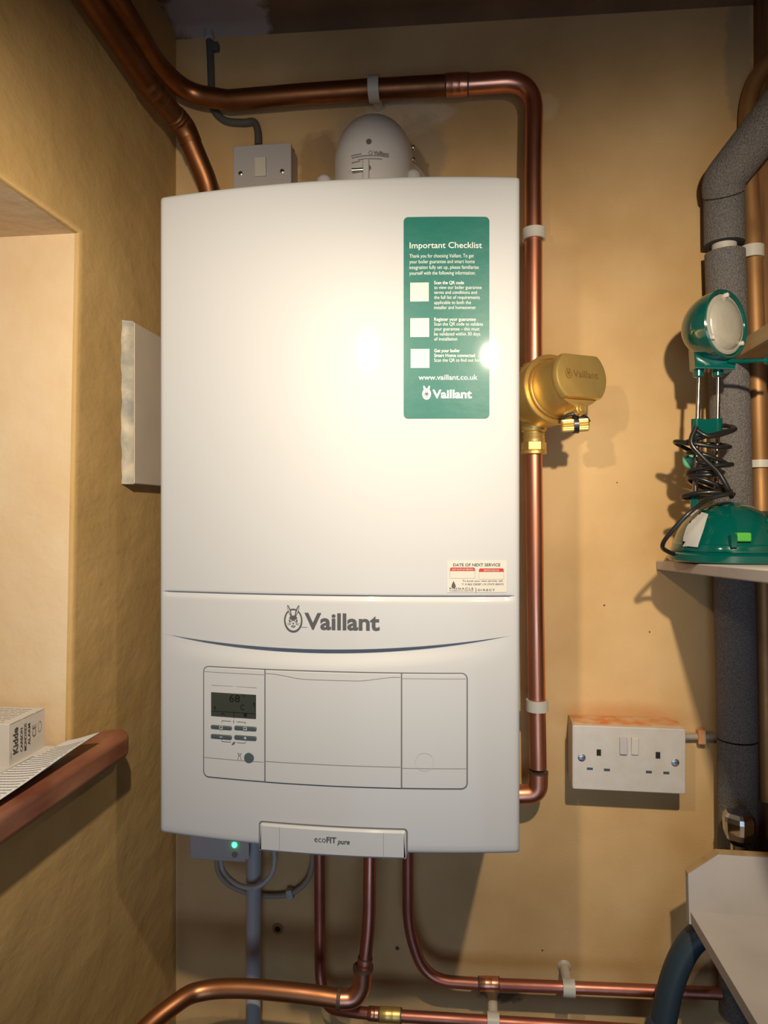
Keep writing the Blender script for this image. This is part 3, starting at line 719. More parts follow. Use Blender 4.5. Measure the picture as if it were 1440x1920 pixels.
swp = [onY(640, 1873, YG - .004), onY(560, 1862, YG - .004), onY(450, 1853, YG - .004), onY(380, 1858, YG - .01), Vector((-.238, -.135, .853)), Vector((-.272, -.185, .838)), Vector((-.280, -.26, .818)), Vector((-.281, -.36, .80))]
bm = NB(); tube(bm, spline(swp, 10), .0120); obj('swept_section', bm, M['copper_m'], tF, smooth=True, angle=60)
bm = NB(); cyl(bm, onY(640, 1873, YG - .004), onY(633, 1872.3, YG - .004), .0132); obj('solder_ring', bm, M['solder'], tF)
# waste pipe
bm = NB(); tube(bm, [onY(477, 1500, -.03), onY(475, 1800, -.03), Vector((onY(475, 1850, -.03).x, -.03, .45))], .0108)
tag(obj('waste_pipe', bm, M['pvc'], smooth=True, angle=60), 'white plastic waste pipe dropping straight down under the boiler', 'pipe')

# right corner pipes
bp = [onY(1438, 1500, -.032), onY(1428, 1000, -.032), onY(1414, 520, -.032), onY(1409, 400, -.020), onY(1401, 235, -.016), onY(1413, 160, -.016), onY(1450, 108, -.020), onY(1500, 70, -.028)]
bm = NB(); tube(bm, spline(bp, 8), .0112)
tag(obj('copper_pipe', bm, M['copper_b'], smooth=True, angle=60), 'dull brown copper pipe rising in the right corner beside the grey foam sleeves', 'pipe')
FR = .0252; FY = -.0345
def foam(label, pts, r=FR):
    bm = NB(); tube(bm, pts, r, 40)
    for f in bm.faces:
        if len(f.verts) > 4: f.material_index = 1
    return tag(obj('pipe_insulation', bm, [M['foam'], M['foamd']], smooth=True, angle=50), label, 'pipe insulation', 'grey foam pipe sleeves')
q0 = onY(1357, 366, FY); q1 = onY(1358, 458, FY)
foam('short upright grey foam sleeve between the slanting sleeve and the white clip', [q0, q1])
foam('long upright grey foam sleeve behind the teal lamp, going down the corner', [onY(1359, 474, FY), onY(1368, 760, FY), onY(1381, 1290, FY), onY(1382, 1384, FY)])
foam('dark lowest grey foam sleeve behind the chrome tap', [onY(1382, 1387, FY), onY(1385, 1720, FY), onY(1386, 1903, FY)], .0250)
de = Vector((.585, -.160, 2.078))

foam('grey foam sleeve slanting up to the top right corner of the photo', fillet([onY(1357, 361, -.044), onY(1356, 338, -.052), de], .014, 10), .0265)
bm = NB(); tube(bm, [onY(1357, 445, FY), onY(1358, 490, FY)], .011); 
tag(obj('copper_pipe', bm, M['copper_b'], smooth=True), 'short bare pipe showing in the white clip between foam sleeves', 'pipe')

# ------------------------------------------------------------------ clips
def clip(label, c, axis, r, w_, m=None, dirw=(0, 1, 0), wallgap=None):
    """ring of a pipe clip round a pipe at c along axis, with its foot on the wall"""
    c = Vector(c); d, s, u = frame(axis); t = thing('pipe_clip', label, 'pipe clip', c, 'ivory pipe clips'); bm = NB(); n = 36; prof = ((-w_ / 2, r + .0004), (-w_ / 2, r + .0036), (w_ / 2, r + .0036), (w_ / 2, r + .0004))
    rings = [[bm.verts.new(c + d * a + (s * math.cos(2 * PI * k / n) + u * math.sin(2 * PI * k / n)) * rr) for k in range(n)] for a, rr in prof]
    for j in range(4):
        for k in range(n): bm.faces.new((rings[j][k], rings[j][(k + 1) % n], rings[(j + 1) % 4][(k + 1) % n], rings[(j + 1) % 4][k]))
    obj('clip_ring', bm, m or M['clip'], t, smooth=True, angle=50)
    bm = NB(); p = c + Vector(dirw) * (r + .003); q = c.copy(); q.y = -.0005; 
    if abs(q.y - p.y) > .002: lathe(bm, p, q - p, [(0, .007), ((q - p).length - .003, .007), ((q - p).length, .010)], 20); obj('clip_foot', bm, m or M['clip'], t, smooth=True)
    return t
clip('ivory clip on the upper copper pipe above the flue', onY(702, 167, YP + .001), (1, 0, 0), .0138, .0150)
clip('ivory clip on the right-hand copper pipe near the top of the boiler', P(1001, 440), (0, 0, 1), .0120, .0145)
clip('ivory clip on the right-hand copper pipe left of the double socket', P(1007, 1322), (0, 0, 1), .0114, .0150)
clip('ivory clip on the thin low copper pipe right of the boiler', Q(1066, 1852), (1, 0, 0), .0078, .016)
clip('ivory clip on the lowest copper pipe at the bottom edge of the photo', Q(925, 1915, -.062), (1, 0, 0), .0076, .016)
clip('ivory clip on the brown pipe in the right corner', onY(1410, 474, -.032), (0, 0, 1), .0114, .016)
clip('ivory clip gripping the pipe between two grey foam sleeves', onY(1358, 466, FY), (0, 0, 1), .0118, .0105)
clip('ivory clip low on the brown corner pipe beside the lamp base', onY(1424, 870, -.032), (0, 0, 1), .0114, .010)

# ------------------------------------------------------------------ brass filter
vx = P(1001, 748); zV = vx.z
flt = thing('brass_filter', 'brass magnetic water filter with round stamped cap on the right-hand copper pipe', 'filter', (vx.x, YP, P(1001, 852).z))
ax = Vector((math.sin(R(30)), -math.cos(R(30)), .13)).normalized(); dA, sA, uA = frame(ax)
c0 = Vector((vx.x, YP, zV))
bm = NB(); lathe(bm, c0 - ax * .020, ax, [(0, .020), (.004, .030), (.018, .038), (.040, .0445), (.060, .0462), (.0615, .0462)], 56); obj('housing', bm, M['brass'], flt, smooth=True)
bm = NB()
def annlathe(bm, org, axis, prof, n=56):
    d, s, u = frame(axis); rings = [[bm.verts.new(Vector(org) + d * t + (s * math.cos(2 * PI * k / n) + u * math.sin(2 * PI * k / n)) * r) for k in range(n)] for t, r in prof]
    m_ = len(rings)
    for j in range(m_):
        for k in range(n): bm.faces.new((rings[j][k], rings[j][(k + 1) % n], rings[(j + 1) % m_][(k + 1) % n], rings[(j + 1) % m_][k]))
rb = c0 + ax * .041
annlathe(bm, rb, ax, [(0, .040), (0, .0468), (.005, .0470), (.0062, .0462), (.0062, .0412)]); obj('retaining_ring', bm, M['brass'], flt, smooth=True, angle=35)
bm = NB(); lathe(bm, rb, ax, [(0, .0392), (.0062, .0392), (.0075, .0385), (.0085, .0372), (.018, .037), (.030, .037), (.0595 - .006, .0368)], 56)
for v in bm.verts:
    d = v.co - rb; t_ = d.dot(ax); k_ = d.dot(uA)
    if t_ > .012 and k_ > 0: v.co -= uA * max(0, k_ - (.034 if t_ < .025 else .0275))
obj('canister', bm, M['brass'], flt, smooth=True, angle=35)
bm = NB(); lathe(bm, rb + ax * .052, ax, [(0, .0368), (.001, .0382), (.0075, .0382), (.0095, .0368), (.0098, .0340)], 64, clamp=.0268); obj('cap', bm, M['brass'], flt, smooth=True, angle=35)
fc = rb + ax * .0620
def mcap(x, z): return fc - sA * 0 + (-sA if sA.x < 0 else sA) * x + uA * z + ax * .0002
bm = NB(); put(bm, mcap, 'Vaillant', -.0135, .024, -.0020, .0088, .01)
emblem(bm, mcap, None, -.0205, .0015, .0060); obj('stamped_lettering', bm, M['brassd'], flt)
# connections on the pipe
bm = NB(); cyl(bm, P(1001, 705), P(1001, 788), .020); obj('body_tee', bm, M['brass'], flt, smooth=True)
def nut(za, zb, r, nm='hex_nut'):
    bm = NB(); a = P(1001, za); b = P(1001, zb); cyl(bm, a, b, r, hexn=6); obj(nm, bm, M['brass'], flt, bevel=.0012)
nut(688, 706, .0185); nut(829, 845, .0172)
bm = NB(); a = P(1001, 682); lathe(bm, a, (0, 0, -1), [(0, .0125), (.001, .0148), (.005, .0150), (.006, .013)], 32); obj('collar', bm, M['brass'], flt, smooth=True)
bm = NB(); a = P(1001, 800); lathe(bm, a, (0, 0, -1), [(-.02, .020), (0, .0180), (.006, .0165), (.008, .0142), (.010, .0150), (.012, .0142), (.014, .0150), (.016, .0142), (.018, .0150), (.0225, .0142)], 32); obj('threaded_stub', bm, M['brass'], flt, smooth=True, angle=25)
bm = NB(); a = P(1001, 845); lathe(bm, a, (0, 0, -1), [(0, .0165), (.0015, .0172), (.0045, .0172), (.0055, .0125)], 32); obj('collar', bm, M['brass'], flt, smooth=True)
# vent screw and drain cap below the cap
vb = atD(1091, 766, .865); bm = NB(); lathe(bm, vb + -ax * .026, ax, [(0, .0068), (.018, .0068), (.019, .0078), (.0255, .0078), (.0265, .0070)], 28); obj('vent_barrel', bm, M['brass'], flt, smooth=True, angle=35)
bm = NB(); lathe(bm, vb + ax * .0002, ax, [(0, .0036), (.0016, .0036)], 6); obj('vent_screw', bm, M['brass'], flt)
bm = NB(); annlathe(bm, vb + ax * .0004, ax, [(0, .0055), (0, .0050), (.0004, .0050), (.0004, .0055)], 24); obj('vent_groove', bm, M['brassd'], flt)
dc = atD(1078, 797, .880); hx = Vector((.97, .0, .05)).normalized()
bm = NB(); n = 18; dd, ss, uu = frame(hx)
ringsK = []
for t_ in (-.0165, -.0150, .0150, .0165):
    ringsK.append([bm.verts.new(dc + dd * t_ + (ss * math.cos(PI * k / n) + uu * math.sin(PI * k / n)) * ((.0085 if k % 2 else .0074) - (.001 if abs(t_) > .016 else 0))) for k in range(2 * n)])
for j in range(3):
    for k in range(2 * n): bm.faces.new((ringsK[j][k], ringsK[j][(k + 1) % (2 * n)], ringsK[j + 1][(k + 1) % (2 * n)], ringsK[j + 1][k]))
bm.faces.new(ringsK[0][::-1]); bm.faces.new(ringsK[-1]); obj('drain_cap', bm, M['brass'], flt)
bm = NB(); annlathe(bm, dc + hx * -.002, hx, [(0, .0088), (0, .0106), (.006, .0106), (.006, .0088)], 28); obj('strap', bm, M['black'], flt, smooth=True, angle=35)
bm = NB(); tube(bm, spline([dc + Vector((-.016, -.004, .008)), dc + Vector((-.004, -.008, .0125)), dc + Vector((.012, -.004, .009)), dc + Vector((.017, .0, .004))], 6), .0022, 10); tube(bm, [dc + Vector((0, 0, .008)), vb - ax * .01], .005, 14); obj('strap', bm, M['black'], flt, smooth=True)

# ------------------------------------------------------------------ electrical fittings
def plate_thing(name, label, cat, cx, cz, w_, h_, dep, yback, mp_, mb, rim=.0085):
    t = thing(name, label, cat, (cx, -dep / 2, cz - h_ / 2))
    bm = NB(); box(bm, (cx - w_ / 2 + .0008, -dep + rim, cz - h_ / 2 + .0008), (cx + w_ / 2 - .0008, yback, cz + h_ / 2 - .0008)); bb = obj('back_box', bm, mb, t, bevel=.002)
    bm = NB(); pts_ = rrect(cx - w_ / 2, cx + w_ / 2, cz - h_ / 2, cz + h_ / 2, .003)
    hexa(bm, [(x, -dep + rim, z) for x, z in pts_], [(x, -dep, z) for x, z in pts_]); fp = obj('face_plate', bm, mp_, t, bevel=.0016, seg=3)
    return t
def screwhead(t, p, r=.0032):
    bm = NB(); lathe(bm, p, (0, -1, 0), [(-.002, r), (.0004, r), (.001, r * .7)], 18); s_ = obj('screw', bm, M['screw'], t, smooth=True)
    bm = NB(); box(bm, p + Vector((-r * .8, -.0012, -.0004)), p + Vector((r * .8, -.0006, .0004))); obj('screw_slot', bm, M['dark'], s_)
cf = onY(491, 327, -.043)
fcu = plate_thing('isolator_switch', 'grey-white switched outlet plate left of the flue elbow above the boiler', 'switch', cf.x, onY(491, 270, -.043).z - .043, .086, .086, .043, 0, M['mauve'], M['mauve'])
for q in ((451, 325), (529, 321)): screwhead(fcu, onY(*q, -.0432))
a = onY(478, 296, -.045); b = onY(499, 330, -.045)
bm = NB(); box(bm, (a.x, -.0465, b.z), (b.x, -.043, a.z), Matrix.Rotation(R(4), 3, 'X'), Vector((a.x, -.043, b.z))); obj('rocker_switch', bm, M['clip'], fcu, bevel=.0008)
a = onY(509, 336, -.0432); bm = NB(); box(bm, (a.x, -.0436, a.z - .02), (a.x + .016, -.042, a.z)); obj('fuse_carrier', bm, M['mauve'], fcu, bevel=.0006)

c = onY(1178.5, 1424, -.050)
soc = plate_thing('double_socket', 'white double wall socket with rust stained top right of the boiler', 'socket', c.x, c.z, .147, .0865, .050, 0, M['sockw'], M['clip'])
W = lambda x, y, yy=-.0502: onY(960 + x / 3, 1260 + y / 3, yy)
bm = NB(); top_ = c.z + .0865 / 2
box(bm, (c.x - .0725, -.040, top_ - .0009), (c.x + .0725, -.001, top_ + .0004)); obj('rust_stain', bm, M['rust'], soc)
for (x0, y0, x1_, y1) in ((476, 435, 501, 472), (808, 450, 834, 488), (421, 537, 455, 552), (517, 543, 551, 559), (753, 555, 787, 571), (851, 560, 885, 576)):
    a = W(x0, y0); b = W(x1_, y1); bm = NB(); box(bm, (a.x, -.0502, b.z), (b.x, -.048, a.z)); obj('pin_hole', bm, M['dark'] if y1 - y0 > 20 else M['btn'], soc)
for q in ((392, 481), (918, 509)): screwhead(soc, W(*q), .0052)
a = W(604, 366); b = W(646, 462); bm = NB(); box(bm, (a.x, -.0525, b.z), (b.x, -.049, a.z), Matrix.Rotation(R(-3), 3, 'X'), Vector((a.x, -.05, a.z))); obj('rocker_switch', bm, M['mauve'], soc, bevel=.0008)
a = W(670, 364); b = W(710, 465); bm = NB(); box(bm, (a.x, -.0535, b.z), (b.x, -.049, a.z), Matrix.Rotation(R(3), 3, 'X'), Vector((a.x, -.05, a.z))); obj('rocker_switch', bm, M['clip'], soc, bevel=.0008)
# cable to the right of the socket
cb = thing('surface_cable', 'grey wall cable running right from the double socket behind the foam sleeve', 'cable', onY(1320, 1385, -.006))
bm = NB(); tube(bm, [Vector((c.x + .0725, -.0065, onY(1290, 1380, 0).z)), onY(1330, 1381, -.0065), onY(1430, 1388, -.0065)], .0048, 14); obj('sheath', bm, M['cableb'], cb, smooth=True)
bm = NB(); a = onY(1314, 1381, -.007); box(bm, a - Vector((.005, .006, .010)), a + Vector((.006, .0065, .010))); obj('cable_clip', bm, M['rust'], cb, bevel=.002)
# grey cable down to the isolator
gc = thing('flex_cable', 'dark grey cable from the ceiling corner to the switch above the boiler', 'cable', onY(483, 268, -.01))
bm = NB(); tube(bm, spline([onY(391, 52, -.004), onY(394, 100, -.007), onY(397, 180, -.007), onY(400, 205, -.008), onY(422, 226, -.009), onY(455, 230, -.010), onY(476, 229, -.012), onY(483, 246, -.014), onY(484, 272, -.016)], 8), .0052, 14); obj('sheath', bm, M['greyc'], gc, smooth=True)
bm = NB(); a = onY(399, 88, -.007); box(bm, a - Vector((.007, .004, .006)), a + Vector((.009, .0065, .006))); obj('cable_clip', bm, M['greyc'], gc, bevel=.002)
bm = NB(); tube(bm, [onY(391, 50, -.004), onY(392, 72, -.010)], .0065, 12); obj('grommet', bm, M['mauve'], gc, smooth=True)
# control box under the boiler
a = onY(354, 1560, -.055); b = onY(462, 1619, -.055)
cbx = thing('control_box', 'small grey box with green light under the left corner of the boiler', 'control box', (a.x / 2 + b.x / 2, -.03, b.z))
bm = NB(); box(bm, (a.x, -.055, b.z), (b.x, 0, b.z + .085)); obj('housing', bm, M['mauve'], cbx, bevel=.004, seg=3)
bm = NB(); box(bm, (a.x + .006, -.0558, b.z + .006), (b.x + .004, -.0545, b.z + .08)); obj('front_plate', bm, M['mauve'], cbx, bevel=.0007)
p = onY(439, 1585, -.0575); bm = NB(); sphere(bm, p + Vector((0, .001, 0)), .0036, (1, .6, 1.1)); obj('status_light', bm, M['led'], cbx, smooth=True)
p = onY(440, 1602, -.056); bm = NB(); cyl(bm, p, p + Vector((0, -.001, 0)), .0042, 20); obj('push_button', bm, M['inkf'], cbx)
bm = NB(); tube(bm, spline([onY(414, 1610, -.03), onY(420, 1634, -.03), onY(445, 1658, -.045), onY(478, 1664, -.052), onY(505, 1645, -.045), onY(515, 1615, -.04), onY(512, 1570, -.04)], 10), .0034, 12)
tag(obj('looped_cable', bm, M['cablew'], smooth=True), 'white cable looping in front of the waste pipe from the small control box', 'cable')
bcb = thing('looped_cable', 'beige cable in a wider loop under the boiler with a tie at its right', 'cable', onY(500, 1680, -.012))
bm = NB(); tube(bm, spline([onY(405, 1605, -.012), onY(412, 1640, -.008), onY(440, 1665, -.007), onY(490, 1679, -.007), onY(540, 1677, -.007), onY(573, 1655, -.008), onY(586, 1620, -.012), onY(586, 1570, -.02)], 10), .0040, 12)
obj('sheath', bm, M['cableb'], bcb, smooth=True)
bm = NB(); a = onY(544, 1674, -.008); box(bm, a - Vector((.0045, .006, .008)), a + Vector((.0045, .0045, .006)), Matrix.Rotation(R(-15), 3, 'Y'), a); obj('cable_tie', bm, M['cablew'], bcb, bevel=.001)
bm = NB(); p = onY(521, 1741, 0); annlathe(bm, p + Vector((0, -.0002, 0)), (0, -1, 0), [(0, .0045), (0, .0085), (.0015, .008), (.0015, .0045)], 20); lathe(bm, p, (0, -1, 0), [(0, .0046), (.0004, .0046)], 16)
for f in bm.faces:
    if len(f.verts) > 5: f.material_index = 1
tag(obj('wall_plug', bm, [M['copper_b'], M['dark']]), 'dark empty screw hole in the wall under the boiler', 'wall plug')

# ------------------------------------------------------------------ board on the left wall
pn = thing('access_panel', 'cream board with grey sealant edge on the left wall behind the boiler', 'panel', (-.295, -.09, 1.537))
bm = NB(); box(bm, (XL, -.160, 1.537), (-.288, -.012, 1.746)); obj('board', bm, M['panel'], pn, bevel=.0008)
bm = NB(); rows = []
for k in range(25):
    z = 1.536 + .211 * k / 24; j = .0012 * math.sin(k * 1.7) + .001 * math.sin(k * .6)
    rows.append([bm.verts.new(q) for q in ((XL + .0005, -.171 + j, z), (XL + .004, -.167 + j * .5, z), (-.2895, -.1622, z), (-.2888, -.1595, z), (XL, -.1595, z))])
for k in range(24):
    for j in range(5): bm.faces.new((rows[k][j], rows[k][(j + 1) % 5], rows[k + 1][(j + 1) % 5], rows[k + 1][j]))
bm.faces.new(rows[0]); bm.faces.new(rows[-1])
obj('sealant_bead', bm, M['sealant'], pn, smooth=True, angle=50)

# ------------------------------------------------------------------ on the window sill
ZS = 1.2375
bx = thing('carton', 'small white cardboard alarm box on the window sill at the left edge', 'box', (-.38, -.326, ZS))
bA = Vector((-.327, -.356, ZS)); bB = Vector((-.327, -.294, ZS)); hb = .0435
bm = NB(); box(bm, (-.445, bA.y, ZS), (-.3272, bB.y, ZS + hb)); obj('box_body', bm, M['card'], bx, bevel=.0006)
bm = NB()
for (y0, y1) in ((bA.y + .002, -.336), (-.334, -.314), (-.312, bB.y - .0015)): box(bm, (-.335, y0, ZS + hb - .0002), (-.3266, y1, ZS + hb + .0006))
obj('tuck_flap', bm, M['card'], bx)
fl_ = NB()
def mend(y, z): return Vector((-.3270 + .0002, bA.y + y, ZS + z))
def endtext(bm, s, y, z0, z1, h, bold=0):
    """lettering that climbs the end of the box, reading upwards"""
    V, Fc = glyphs(s, bold); mn = min(v[0] for v in V); mx = max(v[0] for v in V); k = h / cap_h(bold)
    vs = [bm.verts.new(mend(y - q * k, z0 + (x - mn) * (z1 - z0) / (mx - mn))) for x, q in V]
    for f in Fc:
        try: bm.faces.new([vs[i] for i in f])
        except ValueError: pass
endtext(fl_, 'Kidde', .0145, .010, .037, .0085, .03)
endtext(fl_, 'CARBON', .0225, .009, .034, .0042, .02)
endtext(fl_, 'MONOXIDE', .0290, .008, .037, .0042, .02)
endtext(fl_, 'ALARM', .0355, .012, .035, .0042, .02)
endtext(fl_, 'CE', .0455, .018, .031, .0062, .0)
bmf = fl_
annulus(bmf, lambda x, z: mend(x, z), .0525, .026, .0032, .006, .0005, 20)
box(bmf, mend(.0145 - .0115, .007), mend(.0065 - .003, .013) + Vector((.0001, 0, 0)))
obj('lettering', bmf, M['ink'], bx)
bm = NB(); rnd = random.Random(3)
for k in range(9):
    y = bA.y + .006 + k * .006; x = -.44
    while x < -.34:
        l_ = rnd.uniform(.004, .012); box(bm, (x, y, ZS + hb), (min(x + l_, -.338), y + .0013, ZS + hb + .0002)); x += l_ + .0016
obj('printed_text', bm, M['inkf'], bx)
def sheet(name, label, corners, bend, m, lift=0, lines=True, nn=16, th=.0005, mm=10, inkm='inkf'):
    """leaflet as a thin curling sheet over four plan corners"""
    t = thing(name, label, 'leaflet', (sum(c_[0] for c_ in corners) / 4, sum(c_[1] for c_ in corners) / 4, ZS))
    a, b, c_, d = [Vector(q) for q in corners]
    def S(u, v):
        p = (a * (1 - u) + b * u) * (1 - v) + (d * (1 - u) + c_ * u) * v
        return Vector((p.x, p.y, p.z + bend(u, v) + lift))
    bm = NB(); g0 = [[bm.verts.new(S(i / nn, j / nn)) for j in range(nn + 1)] for i in range(nn + 1)]
    for i in range(nn):
        for j in range(nn): bm.faces.new((g0[i][j], g0[i + 1][j], g0[i + 1][j + 1], g0[i][j + 1]))
    r_ = bmesh.ops.extrude_face_region(bm, geom=bm.faces[:]); bmesh.ops.translate(bm, vec=(0, 0, th), verts=[v for v in r_['geom'] if isinstance(v, bmesh.types.BMVert)])
    obj('sheet', bm, m, t, smooth=True, angle=50)
    if lines:
        bm = NB(); rn = random.Random(len(label))
        for k in range(mm):
            v = .06 + .88 * k / mm; u = .04
            while u < .9:
                l_ = rn.uniform(.03, .09); n_ = 3
                L0 = [bm.verts.new(S(u + l_ * q / n_, v) + Vector((0, 0, th + .00025))) for q in range(n_ + 1)]; L1 = [bm.verts.new(S(u + l_ * q / n_, v + .25 / mm) + Vector((0, 0, th + .00025))) for q in range(n_ + 1)]
                for q in range(n_): bm.faces.new((L0[q], L0[q + 1], L1[q + 1], L1[q]))
                u += l_ + .012
        obj('printed_text', bm, M[inkm], t)
    return t
z0 = ZS + .0004
sheet('leaflet', 'printed white leaflet curling over the front of the window sill', [(-.327, -.62, z0), (-.270, -.62, z0), (-.2655, -.289, z0), (-.300, -.293, z0)],
      lambda u, v: .0075 + .003 * math.sin(6 * v + 2 * u) * u + .006 * u * v, M['paper'], mm=44)
sheet('leaflet', 'grey folded sheet lying under the printed leaflet on the sill', [(-.330, -.62, z0), (-.273, -.62, z0), (-.279, -.335, z0), (-.318, -.330, z0)],
      lambda u, v: .0015 + .002 * u, M['leaflet_shade'], lines=False)  # not a real leaflet: sheet added as painted shadow under the printed one
sheet('leaflet', 'cream leaflet tucked under the small white box on the sill', [(-.42, -.62, z0), (-.332, -.62, z0), (-.316, -.2905, z0), (-.42, -.2905, z0)],
      lambda u, v: -.0003, M['card'], lines=False, th=.0003)
bm = NB(); A0 = onX(141, 1403, XL + .001); 
gs = [onX(141, 1402, XL + .0015), onX(158, 1392, XL + .0015), onX(169, 1380, XL + .0015), onX(171, 1386, XL + .0015), onX(160, 1397, XL + .0015), onX(146, 1405, XL + .0015)]
hexa(bm, [q - Vector((.0012, 0, 0)) for q in gs], [q + Vector((.0005, 0, 0)) for q in gs])
tag(obj('green_tape', bm, M['greenstrip']), 'scrap of dark green tape stuck where the sill meets the left wall', 'tape')

# ------------------------------------------------------------------ right side shelves
bm = NB(); sA_ = onY(1377, 673, -.072); zt = sA_.z
hexa(bm, [(sA_.x, -.072, zt), (XR - .001, -.066, zt), (XR - .001, -.62, zt), (sA_.x + .002, -.62, zt)], [(sA_.x, -.072, zt + .019), (XR - .001, -.066, zt + .019), (XR - .001, -.62, zt + .019), (sA_.x + .002, -.62, zt + .019)])
tag(obj('pine_shelf', bm, M['woodlight'], bevel=.001), 'pale pine shelf end beside the lamp head at the right edge', 'shelf')
zsh = lambda y: 1.4320 - y * .045
ZL = zsh(-.198) + .0003; l0 = onY(1230, 1050, 0)
pl = [(l0.x, -.002), (l0.x + .010, -.50), (XR - .001, -.50), (XR - .001, -.065), (.448, -.065), (.444, -.002)]
bm = NB(); hexa(bm, [(x, y, zsh(y) - .0125) for x, y in pl], [(x, y, zsh(y)) for x, y in pl])
tag(obj('corner_shelf', bm, M['boardw'], bevel=.0015), 'thin white corner shelf carrying the teal lamp', 'shelf')
# white bench shelf with upstand
u0 = onY(1294, 1709, -.124); ZH = u0.z
bs = thing('bench_shelf', 'white painted shelf with cut-corner upstand at the lower right', 'shelf', (.49, -.25, ZH - .016))
sx = u0.x
bm = NB(); hexa(bm, [(sx + .001, -.112, ZH - .016), (XR - .001, -.112, ZH - .016), (XR - .001, -.62, ZH - .016), (sx + .014, -.62, ZH - .016)], [(sx, -.112, ZH), (XR - .001, -.112, ZH), (XR - .001, -.62, ZH), (sx + .014, -.62, ZH)])
obj('shelf_board', bm, M['boardw'], bs, bevel=.001)
t0 = onY(1290, 1637, -.124); t1 = onY(1347, 1602, -.124)
prof = [(sx - .001, ZH - .016), (t0.x, t0.z), (t1.x, t1.z), (XR - .001, t1.z - .001), (XR - .001, ZH - .016)]
bm = NB(); hexa(bm, [(x, -.124, z) for x, z in prof], [(x, -.112, z) for x, z in prof]); obj('upstand', bm, M['boardw'], bs, bevel=.0006)
bm = NB(); e = [(t0.x - .0006, t0.z), (t1.x, t1.z + .001), (XR - .0015, t1.z), (XR - .0015, t1.z - .0009), (t1.x, t1.z + .0002), (t0.x, t0.z - .001)]
hexa(bm, [(x, -.1242, z) for x, z in e], [(x, -.1118, z) for x, z in e]); obj('raw_edge', bm, M['woodlight'], bs)
# chrome tap behind it
tp = onY(1385, 1560, -.085); ZTp = onY(1385, 1520, -.085).z
tap = thing('tap', 'chrome faceted tap head behind the white upstand', 'tap', (tp.x, -.085, ZH - .05))
bm = NB(); hz = ZTp
prf = [(.010, .0100), (.014, .0170), (.022, .0195), (.036, .0205), (.042, .0195), (.0465, .0155), (.048, .008)]
n = 24; rg = []
for (t_, r0) in prf:
    rg.append([bm.verts.new((tp.x + r0 * (1 - .13 * abs(math.cos(3 * 2 * PI * k / n + .4))) * math.cos(2 * PI * k / n), -.085 + r0 * (1 - .13 * abs(math.cos(3 * 2 * PI * k / n + .4))) * math.sin(2 * PI * k / n), hz - .048 + t_)) for k in range(n)])
for j in range(len(rg) - 1):
    for k in range(n): bm.faces.new((rg[j][k], rg[j][(k + 1) % n], rg[j + 1][(k + 1) % n], rg[j + 1][k]))
bm.faces.new(rg[0][::-1]); bm.faces.new(rg[-1]); obj('handle', bm, M['chrome'], tap)
bm = NB(); lathe(bm, (tp.x, -.085, ZH - .05), (0, 0, 1), [(0, .014), (.03, .014), (.035, .0095), (hz - .042 - ZH + .05, .0095)], 28); obj('stem', bm, M['chrome'], tap, smooth=True)
# hose
hs = [onY(1228, 1990, -.10), onY(1243, 1920, -.10), onY(1262, 1835, -.10), onY(1292, 1772, -.10), onY(1330, 1740, -.10), onY(1380, 1735, -.10), onY(1425, 1760, -.10), Vector((.53, -.09, .72))]
for q in hs: q.x = min(q.x, .53)
hs = [Vector((hs[0].x, -.10, .45))] + hs
hs = [q if q.z < ZH - .036 else Vector((q.x, q.y, ZH - .036)) for q in hs]
bm = NB(); tube(bm, spline(hs, 10), .0155, 24)
tag(obj('hose', bm, M['hose'], smooth=True), 'thick slate-blue hose arching under the white shelf at lower right', 'hose')

# ------------------------------------------------------------------ teal desk lamp
Lx, Ly = onY(1365, 1000, -.130).x, -.130
lamp = thing('desk_lamp', 'teal plastic desk lamp with chrome twin rods on the small corner shelf', 'lamp', (Lx, Ly, ZL))
bm = NB(); lathe(bm, (Lx, Ly, ZL), (0, 0, 1), [(0, .0665), (.0015, .068), (.009, .068), (.0105, .0655), (.012, .0640), (.020, .0635), (.0215, .0625), (.022, .0615), (.034, .0575), (.046, .0505), (.057, .040), (.065, .027), (.070, .013), (.072, .002)], 64)
obj('base', bm, M['teal'], lamp, smooth=True, angle=35)
bm = NB(); annlathe(bm, (Lx, Ly, ZL + .013), (0, 0, 1), [(0, .063), (0, .0652), (.0018, .0652), (.0018, .063)], 56); obj('base_band', bm, M['teal'], lamp, smooth=True)
bm = NB(); box(bm, (Lx + .030, Ly - .052, ZL + .012), (Lx + .088, Ly + .045, ZL + .060)); 
bmesh.ops.bevel(bm, geom=bm.edges[:], offset=.012, segments=4, affect='EDGES'); obj('storage_tray', bm, M['teal'], lamp, smooth=True)
a = onY(1382, 1016, Ly - .0655); bm = NB(); box(bm, (a.x, Ly - .0655, a.z), (a.x + .016, Ly - .055, a.z + .0105)); obj('switch', bm, M['lime'], lamp, bevel=.002)
a = onY(1371, 1022, Ly - .0665); bm = NB(); box(bm, (a.x, Ly - .0665, a.z - .003), (a.x + .007, Ly - .055, a.z + .011)); obj('latch', bm, M['teal'], lamp, bevel=.001)
for (xa, ya, xb, yb2, r0) in ((1311, 700, 1303, 935, .0027), (1347, 705, 1343, 915, .0025)):
    a = onY(xa, ya, Ly + .006); b = onY(xb, yb2, Ly + .004); mi = a * .62 + b * .38
    bm = NB(); tube(bm, [a, a * .8 + b * .2], r0 * .8, 14); tube(bm, [a * .82 + b * .18, mi], r0, 14); tube(bm, [mi, b], r0 * 1.25, 14); obj('rod', bm, M['rod'], lamp, smooth=True)
a = onY(1301, 785, Ly); b = onY(1354, 816, Ly)
